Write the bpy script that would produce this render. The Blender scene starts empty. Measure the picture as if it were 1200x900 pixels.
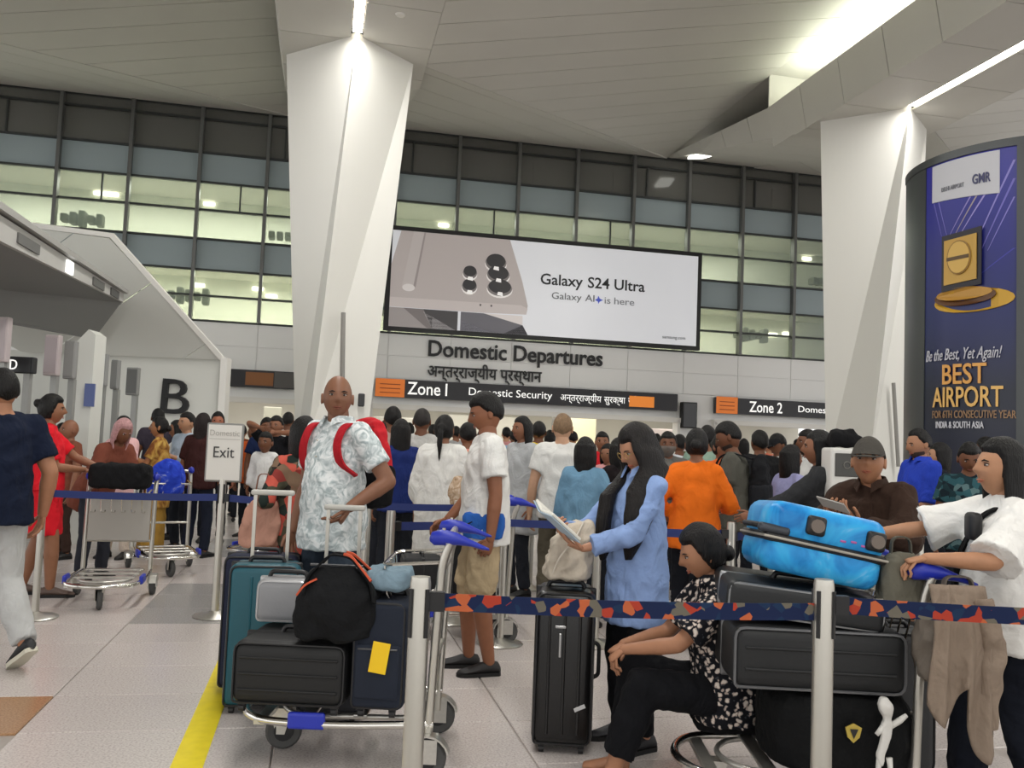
import bpy, bmesh, math, random
import numpy as np
from mathutils import Matrix, Vector, Euler
random.seed(7); rng = np.random.default_rng(7)
SC = bpy.context.scene
COL = SC.collection
R = math.radians

# ------------------------------------------------------------------ camera, world, exposure
CAM_H = 1.43; FPX = 1050.0; PITCH = R(3.8); ROLL = R(2.3)
CAMROT = Matrix.Rotation(math.pi/2 + PITCH, 3, 'X') @ Matrix.Rotation(ROLL, 3, 'Z')
cd = bpy.data.cameras.new('camera'); cam = bpy.data.objects.new('camera', cd); COL.objects.link(cam)
cam.matrix_world = Matrix.Translation((0, 0, CAM_H)) @ CAMROT.to_4x4()
cd.sensor_width = 36; cd.lens = 36*FPX/1200; cd.clip_end = 200; cd.clip_start = .05
SC.camera = cam
w = bpy.data.worlds.new('world'); SC.world = w; w.use_nodes = True
w.node_tree.nodes['Background'].inputs[0].default_value = (1.0, .992, .98, 1)
w.node_tree.nodes['Background'].inputs[1].default_value = 1.1
vs = SC.view_settings
vs.view_transform = 'Standard'; vs.look = 'None'; vs.gamma = 1; vs.use_curve_mapping = False
vs.exposure = .54

# the facade frame: u runs along the far wall, d is the distance out from it into the hall
TH = R(12); W0 = Vector((0, 22, 0))
EU = Vector((math.cos(TH), math.sin(TH), 0)); EN = Vector((math.sin(TH), -math.cos(TH), 0))
def wf(u, d, z=0): return W0 + EU*u + EN*d + Vector((0, 0, z))
def at(px, py, Y):                       # a sighted direction carried out to a depth Y
    d = CAMROT @ Vector(((px-600)/FPX, (450-py)/FPX, -1)); return Vector((0, 0, CAM_H)) + d*(Y/d.y)
def area_light(name, loc, sx, sy, power, rot=(0, 0, 0), color=(1, .985, .96)):
    l = bpy.data.lights.new(name, 'AREA'); l.shape = 'RECTANGLE'; l.size = sx; l.size_y = sy; l.energy = power; l.color = color
    o = bpy.data.objects.new(name, l); COL.objects.link(o); o.location = loc; o.rotation_euler = rot; return o
BEAMS = (-13.81, -4.33, 5.15, 14.63)         # u of the column rows and their ceiling light strips
D_COL = 7.05
# the two lit strips of the photograph: the length in view, and the same strip running on overhead out of the picture
LIT_BEAMS = {1: 9.1, 2: 10.5}               # beam index -> where its strip leaves the picture (distance from the wall)
STRIP_W = 19.0                              # watts per metre of strip
for k, d1 in LIT_BEAMS.items():
    for nm, a, b in (('ceiling_strip_light', D_COL+1.05, d1), ('ceiling_strip_light_offscreen', d1, 28.0)):
        area_light(nm, wf(BEAMS[k], (a+b)/2, 7.47), .16, b-a, STRIP_W*(b-a), (0, 0, TH), (1, .99, .975))

# ------------------------------------------------------------------ materials
def lin(c):
    if isinstance(c, str):
        c = c.lstrip('#'); c = [int(c[i:i+2], 16)/255 for i in (0, 2, 4)]
    return tuple((x/12.92 if x <= .04045 else ((x+.055)/1.055)**2.4) for x in c[:3]) + (1,)
MC = {}
def mat(name, col, rough=.6, metal=0, noise=0, nscale=40, bump=0, bscale=200, emit=0, col2=None, coat=0, spec=.5, stretch=None, fold=0):
    if name in MC: return MC[name]
    m = bpy.data.materials.new(name); m.use_nodes = True; nt = m.node_tree; b = nt.nodes['Principled BSDF']
    c = lin(col); b.inputs['Base Color'].default_value = c; b.inputs['Roughness'].default_value = rough
    b.inputs['Metallic'].default_value = metal; b.inputs['Specular IOR Level'].default_value = spec
    if coat: b.inputs['Coat Weight'].default_value = coat
    if emit: b.inputs['Emission Color'].default_value = c; b.inputs['Emission Strength'].default_value = emit
    if noise or bump: tc = nt.nodes.new('ShaderNodeTexCoord')
    if noise:
        n = nt.nodes.new('ShaderNodeTexNoise'); n.inputs['Scale'].default_value = nscale; n.inputs['Detail'].default_value = 4
        nt.links.new(tc.outputs['Object'], n.inputs['Vector'])
        r = nt.nodes.new('ShaderNodeValToRGB'); r.color_ramp.elements[0].position = .3; r.color_ramp.elements[1].position = .7
        d = lin(col2) if col2 else tuple(max(0, x*(1-noise)) for x in c[:3]) + (1,)
        r.color_ramp.elements[0].color = d; r.color_ramp.elements[1].color = c
        nt.links.new(n.outputs[0], r.inputs[0]); nt.links.new(r.outputs[0], b.inputs['Base Color'])
    if bump:
        n = nt.nodes.new('ShaderNodeTexNoise'); n.inputs['Scale'].default_value = bscale; n.inputs['Detail'].default_value = 3
        if stretch:
            mp = nt.nodes.new('ShaderNodeMapping'); mp.inputs['Scale'].default_value = stretch; nt.links.new(tc.outputs['Object'], mp.inputs[0]); nt.links.new(mp.outputs[0], n.inputs['Vector'])
        else: nt.links.new(tc.outputs['Object'], n.inputs['Vector'])
        bp = nt.nodes.new('ShaderNodeBump'); bp.inputs['Strength'].default_value = bump; bp.inputs['Distance'].default_value = .01
        nt.links.new(n.outputs[0], bp.inputs['Height']); nt.links.new(bp.outputs[0], b.inputs['Normal'])
        if fold:
            n = nt.nodes.new('ShaderNodeTexNoise'); n.inputs['Scale'].default_value = 6.5; n.inputs['Detail'].default_value = 2.5; n.inputs['Distortion'].default_value = 1.3
            mp = nt.nodes.new('ShaderNodeMapping'); mp.inputs['Rotation'].default_value = (.3, .5, 0); mp.inputs['Scale'].default_value = (1.2, 1.2, .7); nt.links.new(tc.outputs['Object'], mp.inputs[0]); nt.links.new(mp.outputs[0], n.inputs['Vector'])
            b2 = nt.nodes.new('ShaderNodeBump'); b2.inputs['Strength'].default_value = fold; b2.inputs['Distance'].default_value = .05
            nt.links.new(n.outputs[0], b2.inputs['Height']); nt.links.new(b2.outputs[0], bp.inputs['Normal'])
    MC[name] = m; return m
def cloth(col, name=None, **k):
    k.setdefault('noise', .12); k.setdefault('nscale', 9); k.setdefault('bump', .25); k.setdefault('bscale', 60); k.setdefault('fold', .55)
    return mat(name or 'cloth_'+str(col).strip('#'), col, .9, spec=.2, **k)
def pattern(name, kind, cols, scale, pos=None, base_rough=.9):
    """printed cloth: kind 'spots' (voronoi), 'leaf' (distorted noise), 'stripe' (bands in z)"""
    if name in MC: return MC[name]
    m = bpy.data.materials.new(name); m.use_nodes = True; nt = m.node_tree; b = nt.nodes['Principled BSDF']
    b.inputs['Roughness'].default_value = base_rough; b.inputs['Specular IOR Level'].default_value = .2
    tc = nt.nodes.new('ShaderNodeTexCoord'); r = nt.nodes.new('ShaderNodeValToRGB'); r.color_ramp.interpolation = 'CONSTANT' if kind != 'leaf' else 'LINEAR'
    while len(r.color_ramp.elements) < len(cols): r.color_ramp.elements.new(.5)
    pos = pos or [i/len(cols) for i in range(len(cols))]
    for e, p, c in zip(r.color_ramp.elements, pos, cols): e.position = p; e.color = lin(c)
    if kind == 'spots':
        nz = nt.nodes.new('ShaderNodeTexNoise'); nz.inputs['Scale'].default_value = scale*.9; nz.inputs['Detail'].default_value = 1
        mx = nt.nodes.new('ShaderNodeVectorMath'); mx.operation = 'MULTIPLY_ADD'; mx.inputs[1].default_value = (1.3/scale,)*3
        nt.links.new(tc.outputs['Object'], nz.inputs['Vector']); nt.links.new(nz.outputs['Color'], mx.inputs[0]); nt.links.new(tc.outputs['Object'], mx.inputs[2])
        v = nt.nodes.new('ShaderNodeTexVoronoi'); v.inputs['Scale'].default_value = scale
        nt.links.new(mx.outputs[0], v.inputs['Vector']); nt.links.new(v.outputs['Distance'], r.inputs[0])
    elif kind == 'leaf':
        v = nt.nodes.new('ShaderNodeTexNoise'); v.inputs['Scale'].default_value = scale; v.inputs['Distortion'].default_value = 2.2; v.inputs['Detail'].default_value = 3
        nt.links.new(tc.outputs['Object'], v.inputs['Vector']); nt.links.new(v.outputs[0], r.inputs[0])
    elif kind == 'cells':
        v = nt.nodes.new('ShaderNodeTexVoronoi'); v.inputs['Scale'].default_value = scale
        nt.links.new(tc.outputs['Object'], v.inputs['Vector']); sp = nt.nodes.new('ShaderNodeSeparateColor')
        nt.links.new(v.outputs['Color'], sp.inputs[0]); nt.links.new(sp.outputs[0], r.inputs[0])
    else:
        sp = nt.nodes.new('ShaderNodeSeparateXYZ'); nt.links.new(tc.outputs['Object'], sp.inputs[0])
        f = nt.nodes.new('ShaderNodeMath'); f.operation = 'MULTIPLY'; f.inputs[1].default_value = scale
        g = nt.nodes.new('ShaderNodeMath'); g.operation = 'FRACT'
        nt.links.new(sp.outputs['Z' if kind == 'stripe' else 'X'], f.inputs[0]); nt.links.new(f.outputs[0], g.inputs[0]); nt.links.new(g.outputs[0], r.inputs[0])
    nt.links.new(r.outputs[0], b.inputs['Base Color']); MC[name] = m; return m

STEEL = mat('brushed_steel', '#c9c7c0', .32, .85, noise=.1, nscale=60)
CHROME = mat('chrome', '#dcdad4', .18, 1)
ALU = mat('aluminium_post', '#c0bdb4', .34, .9)
WHITE = mat('white_panel', '#eceae4', .5)
BLACKP = mat('black_plastic', '#141416', .45)
RUBBER = mat('rubber_tyre', '#4a4a49', .8)
DARKG = mat('dark_grey', '#3a3a3c', .6)
BLUEP = mat('blue_plastic', '#2030a8', .4)

# ------------------------------------------------------------------ mesh builder
def V3(p): return np.array((p[0], p[1], p[2]), float)
class MB:
    def __init__(s): s.v = []; s.f = []; s.m = []; s.mi = 0
    def add(s, vs, fs, mi=None):
        o = len(s.v); s.v.extend([tuple(map(float, p)) for p in vs]); s.f.extend([tuple(i+o for i in f) for f in fs])
        s.m.extend([s.mi if mi is None else mi]*len(fs)); return s
    def box(s, c, size, rot=None, mi=None):
        x, y, z = [k/2 for k in size]; P = [Vector((sx*x, sy*y, sz*z)) for sz in (-1, 1) for sx, sy in ((-1, -1), (1, -1), (1, 1), (-1, 1))]
        if rot is not None: P = [rot @ p for p in P]
        P = [p + Vector(c) for p in P]
        return s.add(P, [(3, 2, 1, 0), (4, 5, 6, 7), (0, 1, 5, 4), (1, 2, 6, 5), (2, 3, 7, 6), (3, 0, 4, 7)], mi)
    def rbox(s, c, size, r=.03, n=3, rot=None, mi=None, pinch=None):
        """box with rounded edges: a superellipsoid-like shell from rings"""
        X, Y, Z = [max(k/2, 1e-4) for k in size]; r = min(r, X*.98, Y*.98, Z*.98)
        def ring(z, ins):
            o = []
            rr = max(r-ins, .0005)
            for cx, cy, a0 in ((1, 1, 0), (-1, 1, 90), (-1, -1, 180), (1, -1, 270)):
                for k in range(n+1):
                    a = R(a0 + 90*k/n); o.append(((X-r)*cx + rr*math.cos(a), (Y-r)*cy + rr*math.sin(a), z))
            return o
        rings = []
        for k in range(n, -1, -1):
            a = math.pi/2*k/n; rings.append(ring(-Z + r*(1-math.sin(a)), r*(1-math.cos(a))))
        up = []
        for k in range(n+1):
            a = math.pi/2*k/n; up.append(ring(Z - r*(1-math.sin(a)), r*(1-math.cos(a))))
        rr = rings + up
        P = [Vector(p) for q in rr for p in q]
        if pinch: P = [Vector(pinch(p)) for p in P]
        if rot is not None: P = [rot @ p for p in P]
        P = [p + Vector(c) for p in P]; m = len(rr[0]); F = []
        for i in range(len(rr)-1):
            for j in range(m): F.append((i*m+j, i*m+(j+1) % m, (i+1)*m+(j+1) % m, (i+1)*m+j))
        F.append(tuple(reversed(range(m)))); F.append(tuple((len(rr)-1)*m+j for j in range(m)))
        return s.add(P, F, mi)
    def rings(s, rs, mi=None, cap=True):
        m = len(rs[0]); P = [p for r in rs for p in r]; F = []
        for i in range(len(rs)-1):
            for j in range(m): F.append((i*m+j, i*m+(j+1) % m, (i+1)*m+(j+1) % m, (i+1)*m+j))
        if cap: F.append(tuple(reversed(range(m)))); F.append(tuple((len(rs)-1)*m+j for j in range(m)))
        return s.add(P, F, mi)
    def loft(s, cs, A, B, n=12, mi=None):
        """elliptic rings at centres cs with half-axis vectors A[i], B[i]"""
        t = [2*math.pi*k/n for k in range(n)]
        return s.rings([[V3(c) + V3(a)*math.cos(q) + V3(b)*math.sin(q) for q in t] for c, a, b in zip(cs, A, B)], mi)
    def tube(s, pts, r, n=8, mi=None, closed=False, ref=(0.013, .37, 1)):
        P = [V3(p) for p in pts]; k = len(P); r = r if hasattr(r, '__len__') else [r]*k
        rs = []; prev = None
        for i in range(k):
            a = P[(i+1) % k if closed else min(i+1, k-1)] - P[i-1 if (closed or i) else 0]
            a = a/(np.linalg.norm(a)+1e-9)
            if prev is None:
                x = np.cross(a, V3(ref)); x = x if np.linalg.norm(x) > .05 else np.cross(a, (1, 0, 0))
            else: x = prev - a*(prev @ a)
            x = x/(np.linalg.norm(x)+1e-9); prev = x; y = np.cross(a, x)
            rs.append([P[i] + (x*math.cos(q) + y*math.sin(q))*r[i] for q in [2*math.pi*j/n for j in range(n)]])
        if closed: rs.append(rs[0])
        return s.rings(rs, mi, cap=not closed)
    def cap(s, p0, p1, r0, r1, n=10, mi=None):
        """tapered capsule"""
        p0 = V3(p0); p1 = V3(p1); a = p1-p0; L = np.linalg.norm(a); a = a/(L+1e-9); pts = []; rr = []
        for k in (85, 60, 30): pts.append(p0 - a*r0*math.sin(R(k))); rr.append(r0*math.cos(R(k)))
        for t in (0, .5, 1): pts.append(p0+(p1-p0)*t); rr.append(r0+(r1-r0)*t)
        for k in (30, 60, 85): pts.append(p1 + a*r1*math.sin(R(k))); rr.append(r1*math.cos(R(k)))
        return s.tube(pts, rr, n, mi)
    def cyl(s, p0, p1, r, n=16, mi=None, r1=None): return s.tube([p0, p1], [r, r if r1 is None else r1], n, mi)
    def lathe(s, prof, c=(0, 0, 0), n=24, mi=None):
        return s.rings([[(c[0]+r*math.cos(2*math.pi*k/n), c[1]+r*math.sin(2*math.pi*k/n), c[2]+z) for k in range(n)] for r, z in prof], mi)
    def ell(s, c, A, n=12, m=8, mi=None, rot=None):
        rs = []
        for i in range(m+1):
            t = max(.02, min(math.pi-.02, math.pi*i/m)); q = []
            for k in range(n):
                p = Vector((A[0]*math.sin(t)*math.cos(2*math.pi*k/n), A[1]*math.sin(t)*math.sin(2*math.pi*k/n), -A[2]*math.cos(t)))
                if rot is not None: p = rot @ p
                q.append(p + Vector(c))
            rs.append(q)
        return s.rings(rs, mi)
    def prism(s, poly, ext, mi=None):
        """closed solid: polygon (3-D points) extruded by vector"""
        e = V3(ext); A = [V3(p) for p in poly]; n = len(A)
        return s.add(A + [p+e for p in A], [tuple(range(n))[::-1], tuple(range(n, 2*n))] + [(i, (i+1) % n, n+(i+1) % n, n+i) for i in range(n)], mi)
    def mesh(s, name, mats, smooth=False, M=None):
        me = bpy.data.meshes.new(name); me.from_pydata(s.v, [], s.f)
        for q in (mats if isinstance(mats, (list, tuple)) else [mats]): me.materials.append(q)
        if any(s.m): me.polygons.foreach_set('material_index', s.m)
        bm = bmesh.new(); bm.from_mesh(me); bmesh.ops.recalc_face_normals(bm, faces=bm.faces); bm.to_mesh(me); bm.free()
        if smooth: smooth_mesh(me, smooth)
        me.update(); return me
    def build(s, name, mats, parent=None, smooth=False): return link(name, s.mesh(name, mats, smooth), parent)
def smooth_mesh(me, ang):
    me.polygons.foreach_set('use_smooth', [True]*len(me.polygons))
    if ang is not True: me.set_sharp_from_angle(angle=R(ang))
def link(name, data, parent=None):
    o = bpy.data.objects.new(name, data); COL.objects.link(o)
    if parent is not None: o.parent = parent
    return o
def tag(o, label, cat, group=None):
    o['label'] = label; o['category'] = cat
    if group: o['group'] = group
    return o
def thing(name, label, cat, loc=(0, 0, 0), rz=0, group=None):
    o = link(name, None); o.location = loc; o.rotation_euler = (0, 0, rz); return tag(o, label, cat, group)
def struct(o): o['kind'] = 'structure'; return o
def copy_tree(o, parent=None):
    c = o.copy(); COL.objects.link(c); c.parent = parent
    for ch in [x for x in SC.objects if x.parent == o]: copy_tree(ch, c)
    return c
def text_mesh(s, size, bold=0, depth=.004, shear=0, width=1, align='LEFT', spacing=1):
    cu = bpy.data.curves.new('t', 'FONT'); cu.body = s; cu.size = size; cu.extrude = depth; cu.offset = bold; cu.shear = shear; cu.align_x = align; cu.space_character = spacing
    cu.resolution_u = 3
    o = bpy.data.objects.new('t', cu); COL.objects.link(o)
    dg = bpy.context.evaluated_depsgraph_get(); me = bpy.data.meshes.new_from_object(o.evaluated_get(dg))
    bpy.data.objects.remove(o); bpy.data.curves.remove(cu)
    v = np.empty(len(me.vertices)*3); me.vertices.foreach_get('co', v); v = v.reshape(-1, 3); v[:, 0] *= width
    me.vertices.foreach_set('co', v.ravel()); me.update(); return me
def text_fit(s, w, h=None, material=None, **k):
    """lettering scaled so that its drawn width is w (and its height h)"""
    me = text_mesh(s, 1, **k); n = len(me.vertices); v = np.empty(n*3); me.vertices.foreach_get('co', v); v = v.reshape(-1, 3)
    mn, mx = v.min(0), v.max(0); sx = w/(mx[0]-mn[0]); sy = (h/(mx[1]-mn[1])) if h else sx
    v[:, 0] = (v[:, 0]-mn[0])*sx; v[:, 1] = (v[:, 1]-mn[1])*sy; v[:, 2] = (v[:, 2])*1.0
    me.vertices.foreach_set('co', v.ravel()); me.update(); me.materials.clear(); me.materials.append(material); return me
# ------------------------------------------------------------------ structure helpers
def clip(poly, n, c):
    o = []
    for i in range(len(poly)):
        a, b = poly[i], poly[(i+1) % len(poly)]; da, db = a @ n - c, b @ n - c
        if da <= 0: o.append(a)
        if (da < 0 < db) or (db < 0 < da): o.append(a + (b-a)*(da/(da-db)))
    return o
def plank_fill(parent, name, poly, along, width, gap, thick, material, split=None, off=0, inv=None):
    """cut a flat polygon into boards running along a direction; each board is its own mesh"""
    P = [V3(p) for p in poly]; n = np.cross(P[1]-P[0], P[2]-P[0]); n /= np.linalg.norm(n)
    a = V3(along); a = a - n*(a @ n); a /= np.linalg.norm(a); b = np.cross(n, a); out = []
    def cut(P, ax, wd, off):
        t = [p @ ax for p in P]; k0 = math.floor((min(t)-off)/wd); k1 = math.ceil((max(t)-off)/wd); res = []
        for k in range(k0, k1):
            q = clip(P, ax, off+(k+1)*wd-gap/2); q = clip(q, -ax, -(off+k*wd+gap/2)) if len(q) > 2 else q
            if len(q) > 2: res.append(q)
        return res
    for q in cut(P, b, width, off):
        for r in (cut(q, a, split, off) if split else [q]):
            m = MB(); m.prism(r, n*thick); o = m.build(name, material, parent)
            out.append(o)
    return out
def quad_slab(name, pts, ext, material, parent=None):
    m = MB(); m.prism(pts, ext); return m.build(name, material, parent)

# ------------------------------------------------------------------ floor
def granite(name, c1, c2, c3):
    m = bpy.data.materials.new(name); m.use_nodes = True; nt = m.node_tree; b = nt.nodes['Principled BSDF']
    tc = nt.nodes.new('ShaderNodeTexCoord'); n = nt.nodes.new('ShaderNodeTexNoise'); n.inputs['Scale'].default_value = 95; n.inputs['Detail'].default_value = 5
    n2 = nt.nodes.new('ShaderNodeTexNoise'); n2.inputs['Scale'].default_value = .5
    oi = nt.nodes.new('ShaderNodeObjectInfo'); r = nt.nodes.new('ShaderNodeValToRGB'); e = r.color_ramp.elements
    e[0].position = .33; e[0].color = lin(c2); e[1].position = .62; e[1].color = lin(c1); k = r.color_ramp.elements.new(.47); k.color = lin(c3)
    nt.links.new(tc.outputs['Object'], n.inputs['Vector']); nt.links.new(tc.outputs['Object'], n2.inputs['Vector']); nt.links.new(n.outputs[0], r.inputs[0])
    h = nt.nodes.new('ShaderNodeHueSaturation'); v = nt.nodes.new('ShaderNodeMath'); v.operation = 'MULTIPLY_ADD'; v.inputs[1].default_value = .05; v.inputs[2].default_value = .975
    nt.links.new(oi.outputs['Random'], v.inputs[0]); nt.links.new(v.outputs[0], h.inputs['Value']); nt.links.new(r.outputs[0], h.inputs['Color']); nt.links.new(h.outputs[0], b.inputs['Base Color'])
    rr = nt.nodes.new('ShaderNodeMapRange'); rr.inputs[3].default_value = .2; rr.inputs[4].default_value = .3
    nt.links.new(n2.outputs[0], rr.inputs[0]); nt.links.new(rr.outputs[0], b.inputs['Roughness']); b.inputs['Specular IOR Level'].default_value = .42
    return m
GRAN = granite('pale_granite', '#cbc3bf', '#aaa29e', '#c0b8b4'); GRAND = granite('dark_granite', '#a3a09e', '#85827f', '#969391'); GRANB = granite('brown_granite', '#a98463', '#8e6c4d', '#9d7857')
m = MB(); m.box((0, 0, -.26), (60, 60, .5)); floor = struct(m.build('floor', mat('floor_bed', '#a69e98', .35, noise=.15, nscale=3))); floor.location = wf(0, 14, 0); floor.rotation_euler = (0, 0, TH)
TU, TD = 1.165, .62; tm = {}
def tile_mesh(k, material, su=TU, sd=TD):
    if k not in tm:
        q = MB(); x, y = su/2-.004, sd/2-.004; c = .004
        q.rings([[(-x, -y, -.02), (x, -y, -.02), (x, y, -.02), (-x, y, -.02)], [(-x, -y, -c), (x, -y, -c), (x, y, -c), (-x, y, -c)], [(-x+c, -y+c, 0), (x-c, -y+c, 0), (x-c, y-c, 0), (-x+c, y-c, 0)]])
        tm[k] = q.mesh('tile', material)
    return tm[k]
tiles = []
for i in range(-12, 16):
    for j in range(-24, 8):
        u = -5.87 + TU*(i+.5); d = 14.42 + TD*(j+.5); p = wf(u, d)
        if p.y < 2.2 or d < .5: continue
        x = 600 + FPX*p.x/p.y
        if -110 < x < 1310: tiles.append((p.y, i, j, p))
tiles.sort(key=lambda t: t[0])
TSEEN = tiles[:298]; ymax = TSEEN[-1][0]
for y, i, j, p in TSEEN:
    dark = (i in (0, 1) and j in (-3, -2, -1)) or (i in (4, 5) and j in (-3, -2, -1)) or (i in (0, 1) and j in (-9, -8, -7)) or (i in (5, 6) and j in (3, 4)) or (i in (-4, -3) and j in (-9, -8, -7)) or (i in (8, 9) and j in (-9, -8, -7))
    brown = i in (-1, -2) and j in (3, 4)
    o = link('tile', tile_mesh('b' if brown else 'd' if dark else 'p', GRANB if brown else GRAND if dark else GRAN), floor)
    o.location = (p - floor.location) @ Matrix.Rotation(TH, 3, 'Z').to_3x3() if False else Matrix.Rotation(-TH, 3, 'Z') @ (p - floor.location)
m = MB(); m.mi = 0
for y, i, j, p in tiles[298:]:
    q = Matrix.Rotation(-TH, 3, 'Z') @ (p - floor.location); m.box(q - Vector((0, 0, .011)), (TU-.008, TD-.008, .018))
fo = m.build('tile_field', GRAN, floor); fo['kind'] = 'stuff'
m = MB(); m.box((0, 0, .001), (.135, 10.4, .002)); yl = m.build('floor_line', mat('yellow_tape', '#e9d417', .55, noise=.12, nscale=14)); yl.location = wf(-5.05, 13.4); yl.rotation_euler = (0, 0, TH)
tag(yl, 'yellow guide line taped along the granite floor', 'floor marking')

# ------------------------------------------------------------------ ceiling
CEILM = mat('ceiling_board', '#d2d0c8', .55, noise=.05, nscale=.7); CEILD = mat('ceiling_gap', '#4c4a46', .9)
ceiling = struct(quad_slab('ceiling', [wf(-24, 0, 9.35), wf(24, 0, 9.35), wf(24, 34, 9.35), wf(-24, 34, 9.35)], (0, 0, .2), CEILD))
for k in range(3):
    b0, b1 = BEAMS[k], BEAMS[k+1]; u0, u1 = b0+1.15, b1-1.3; D1 = 7.2
    main = [wf(u0, D1, 7.55), wf(u1, 0.05, 9.0), wf(u1, 30, 9.0), wf(u0, 30, 7.55)]
    plank_fill(ceiling, 'ceiling_board', main, EU + Vector((0, 0, 1.45/(u1-u0))), .72, .018, .03, CEILM, off=.2)
    tri = [wf(u0, D1, 7.55), wf(u0, .05, 8.98), wf(u1, .05, 8.98)]
    plank_fill(ceiling, 'ceiling_board', tri, V3(tri[0])-V3(tri[2]), .9, .018, .03, CEILM, off=.2)
    quad_slab('ceiling_board', [wf(u1, 0, 9.02), wf(b1-.15, 0, 9.02), wf(b1-.15, 30, 9.02), wf(u1, 30, 9.02)], (0, 0, .03), CEILM, ceiling)
STRIP = mat('light_strip', '#fff6e4', .5, emit=9); COVEM = mat('cove_lamp', '#f4ffdf', .5, emit=2.2)
for k, b in enumerate(BEAMS):
    bm_ = struct(quad_slab('trim_%d' % (k+1), [wf(b-1.1, 6.25, 7.6), wf(b+1.1, 6.25, 7.6), wf(b+1.1, 30, 7.6), wf(b-1.1, 30, 7.6)], (0, 0, .3), CEILD))
    for s, (ua, ub) in enumerate(((b-1.15, b-.09), (b+.09, b+1.15))):
        plank_fill(bm_, 'soffit_panel', [wf(ua, 6.2, 7.55), wf(ub, 6.2, 7.55), wf(ub, 30, 7.55), wf(ua, 30, 7.55)], EU, 1.25, .016, .03, CEILM, off=.1)
    plank_fill(bm_, 'soffit_panel', [wf(b-1.15, 6.2, 7.55), wf(b+1.15, 6.2, 7.55), wf(b+1.15, .05, 8.98), wf(b-1.15, .05, 8.98)], EU, 1.3, .016, .03, CEILM, off=.1)
    # the side of the beam that faces the next bay on its near side, tapering away to the wall
    side = [wf(b-1.15, 30, 7.55), wf(b-1.15, 6.2, 7.55), wf(b-1.15, 4.4, 7.95), wf(b-1.3, 4.4, 8.33), wf(b-1.3, 30, 8.33)]
    plank_fill(bm_, 'side_panel', [wf(b-1.15, 30, 7.55), wf(b-1.15, 5.4, 7.55), wf(b-1.3, 5.4, 8.33), wf(b-1.3, 30, 8.33)], (0, 0, 1), 1.25, .016, .03, CEILM, off=.1)
    plank_fill(bm_, 'side_panel', [wf(b-1.3, 5.4, 8.33), wf(b-1.15, 5.4, 7.74), wf(b-1.2, .1, 8.95), wf(b-1.3, .1, 9.0)], (0, 0, 1), 1.25, .016, .03, CEILM, off=.1)
    quad_slab('cove_back', [wf(b-.2, 5.4, 8.33), wf(b-.2, 30, 8.33), wf(b-.2, 30, 9.02), wf(b-.2, 5.4, 9.02)], tuple(EU*.04), WHITE, bm_)
    quad_slab('cove_shelf', [wf(b-1.28, 5.4, 8.28), wf(b-.2, 5.4, 8.28), wf(b-.2, 30, 8.28), wf(b-1.28, 30, 8.28)], (0, 0, .03), WHITE, bm_)
    quad_slab('cove_end', [wf(b-1.28, 5.42, 8.28), wf(b-.2, 5.42, 8.28), wf(b-.2, 5.42, 9.02), wf(b-1.28, 5.42, 9.02)], tuple(EN*-.04), CEILM, bm_)
    if k == 2: quad_slab('cove_lamp', [wf(b-1.0, 6.0, 8.33), wf(b-.8, 6.0, 8.33), wf(b-.8, 28, 8.33), wf(b-1.0, 28, 8.33)], (0, 0, .06), COVEM, bm_)
    if k == 2:
        for nm, a, c in (('cove_light', 6.0, 10.0), ('cove_light_offscreen', 10.0, 24.0)): area_light(nm, wf(b-.75, (a+c)/2, 8.42), .25, c-a, 7.2*(c-a), (math.pi, 0, TH), (.98, 1, .93))
    if k in LIT_BEAMS: quad_slab('light_strip', [wf(b-.07, D_COL+1.05, 7.54), wf(b+.07, D_COL+1.05, 7.54), wf(b+.07, 28, 7.54), wf(b-.07, 28, 7.54)], (0, 0, .03), STRIP, bm_)
sm = MB(); sm.box((0, 0, 0), (.42, .5, .05)); o = sm.build('ceiling_lamp', [mat('small_lamp', '#fffdf5', .5, emit=4)]); o.location = wf(4.3, 1.1, 8.72); o.rotation_euler = (R(10), R(-8), TH); tag(o, 'small bright white ceiling lamp near the top of the glass wall', 'ceiling lamp')
sm = MB(); sm.lathe([(.001, 0), (.06, 0), (.075, .02), (.075, .05), (.001, .05)], n=16); o = sm.build('smoke_detector', [WHITE], smooth=40); o.location = wf(-3.75, 8.9, 7.5); tag(o, 'small white smoke detector on the ceiling beam soffit', 'smoke detector')

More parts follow.
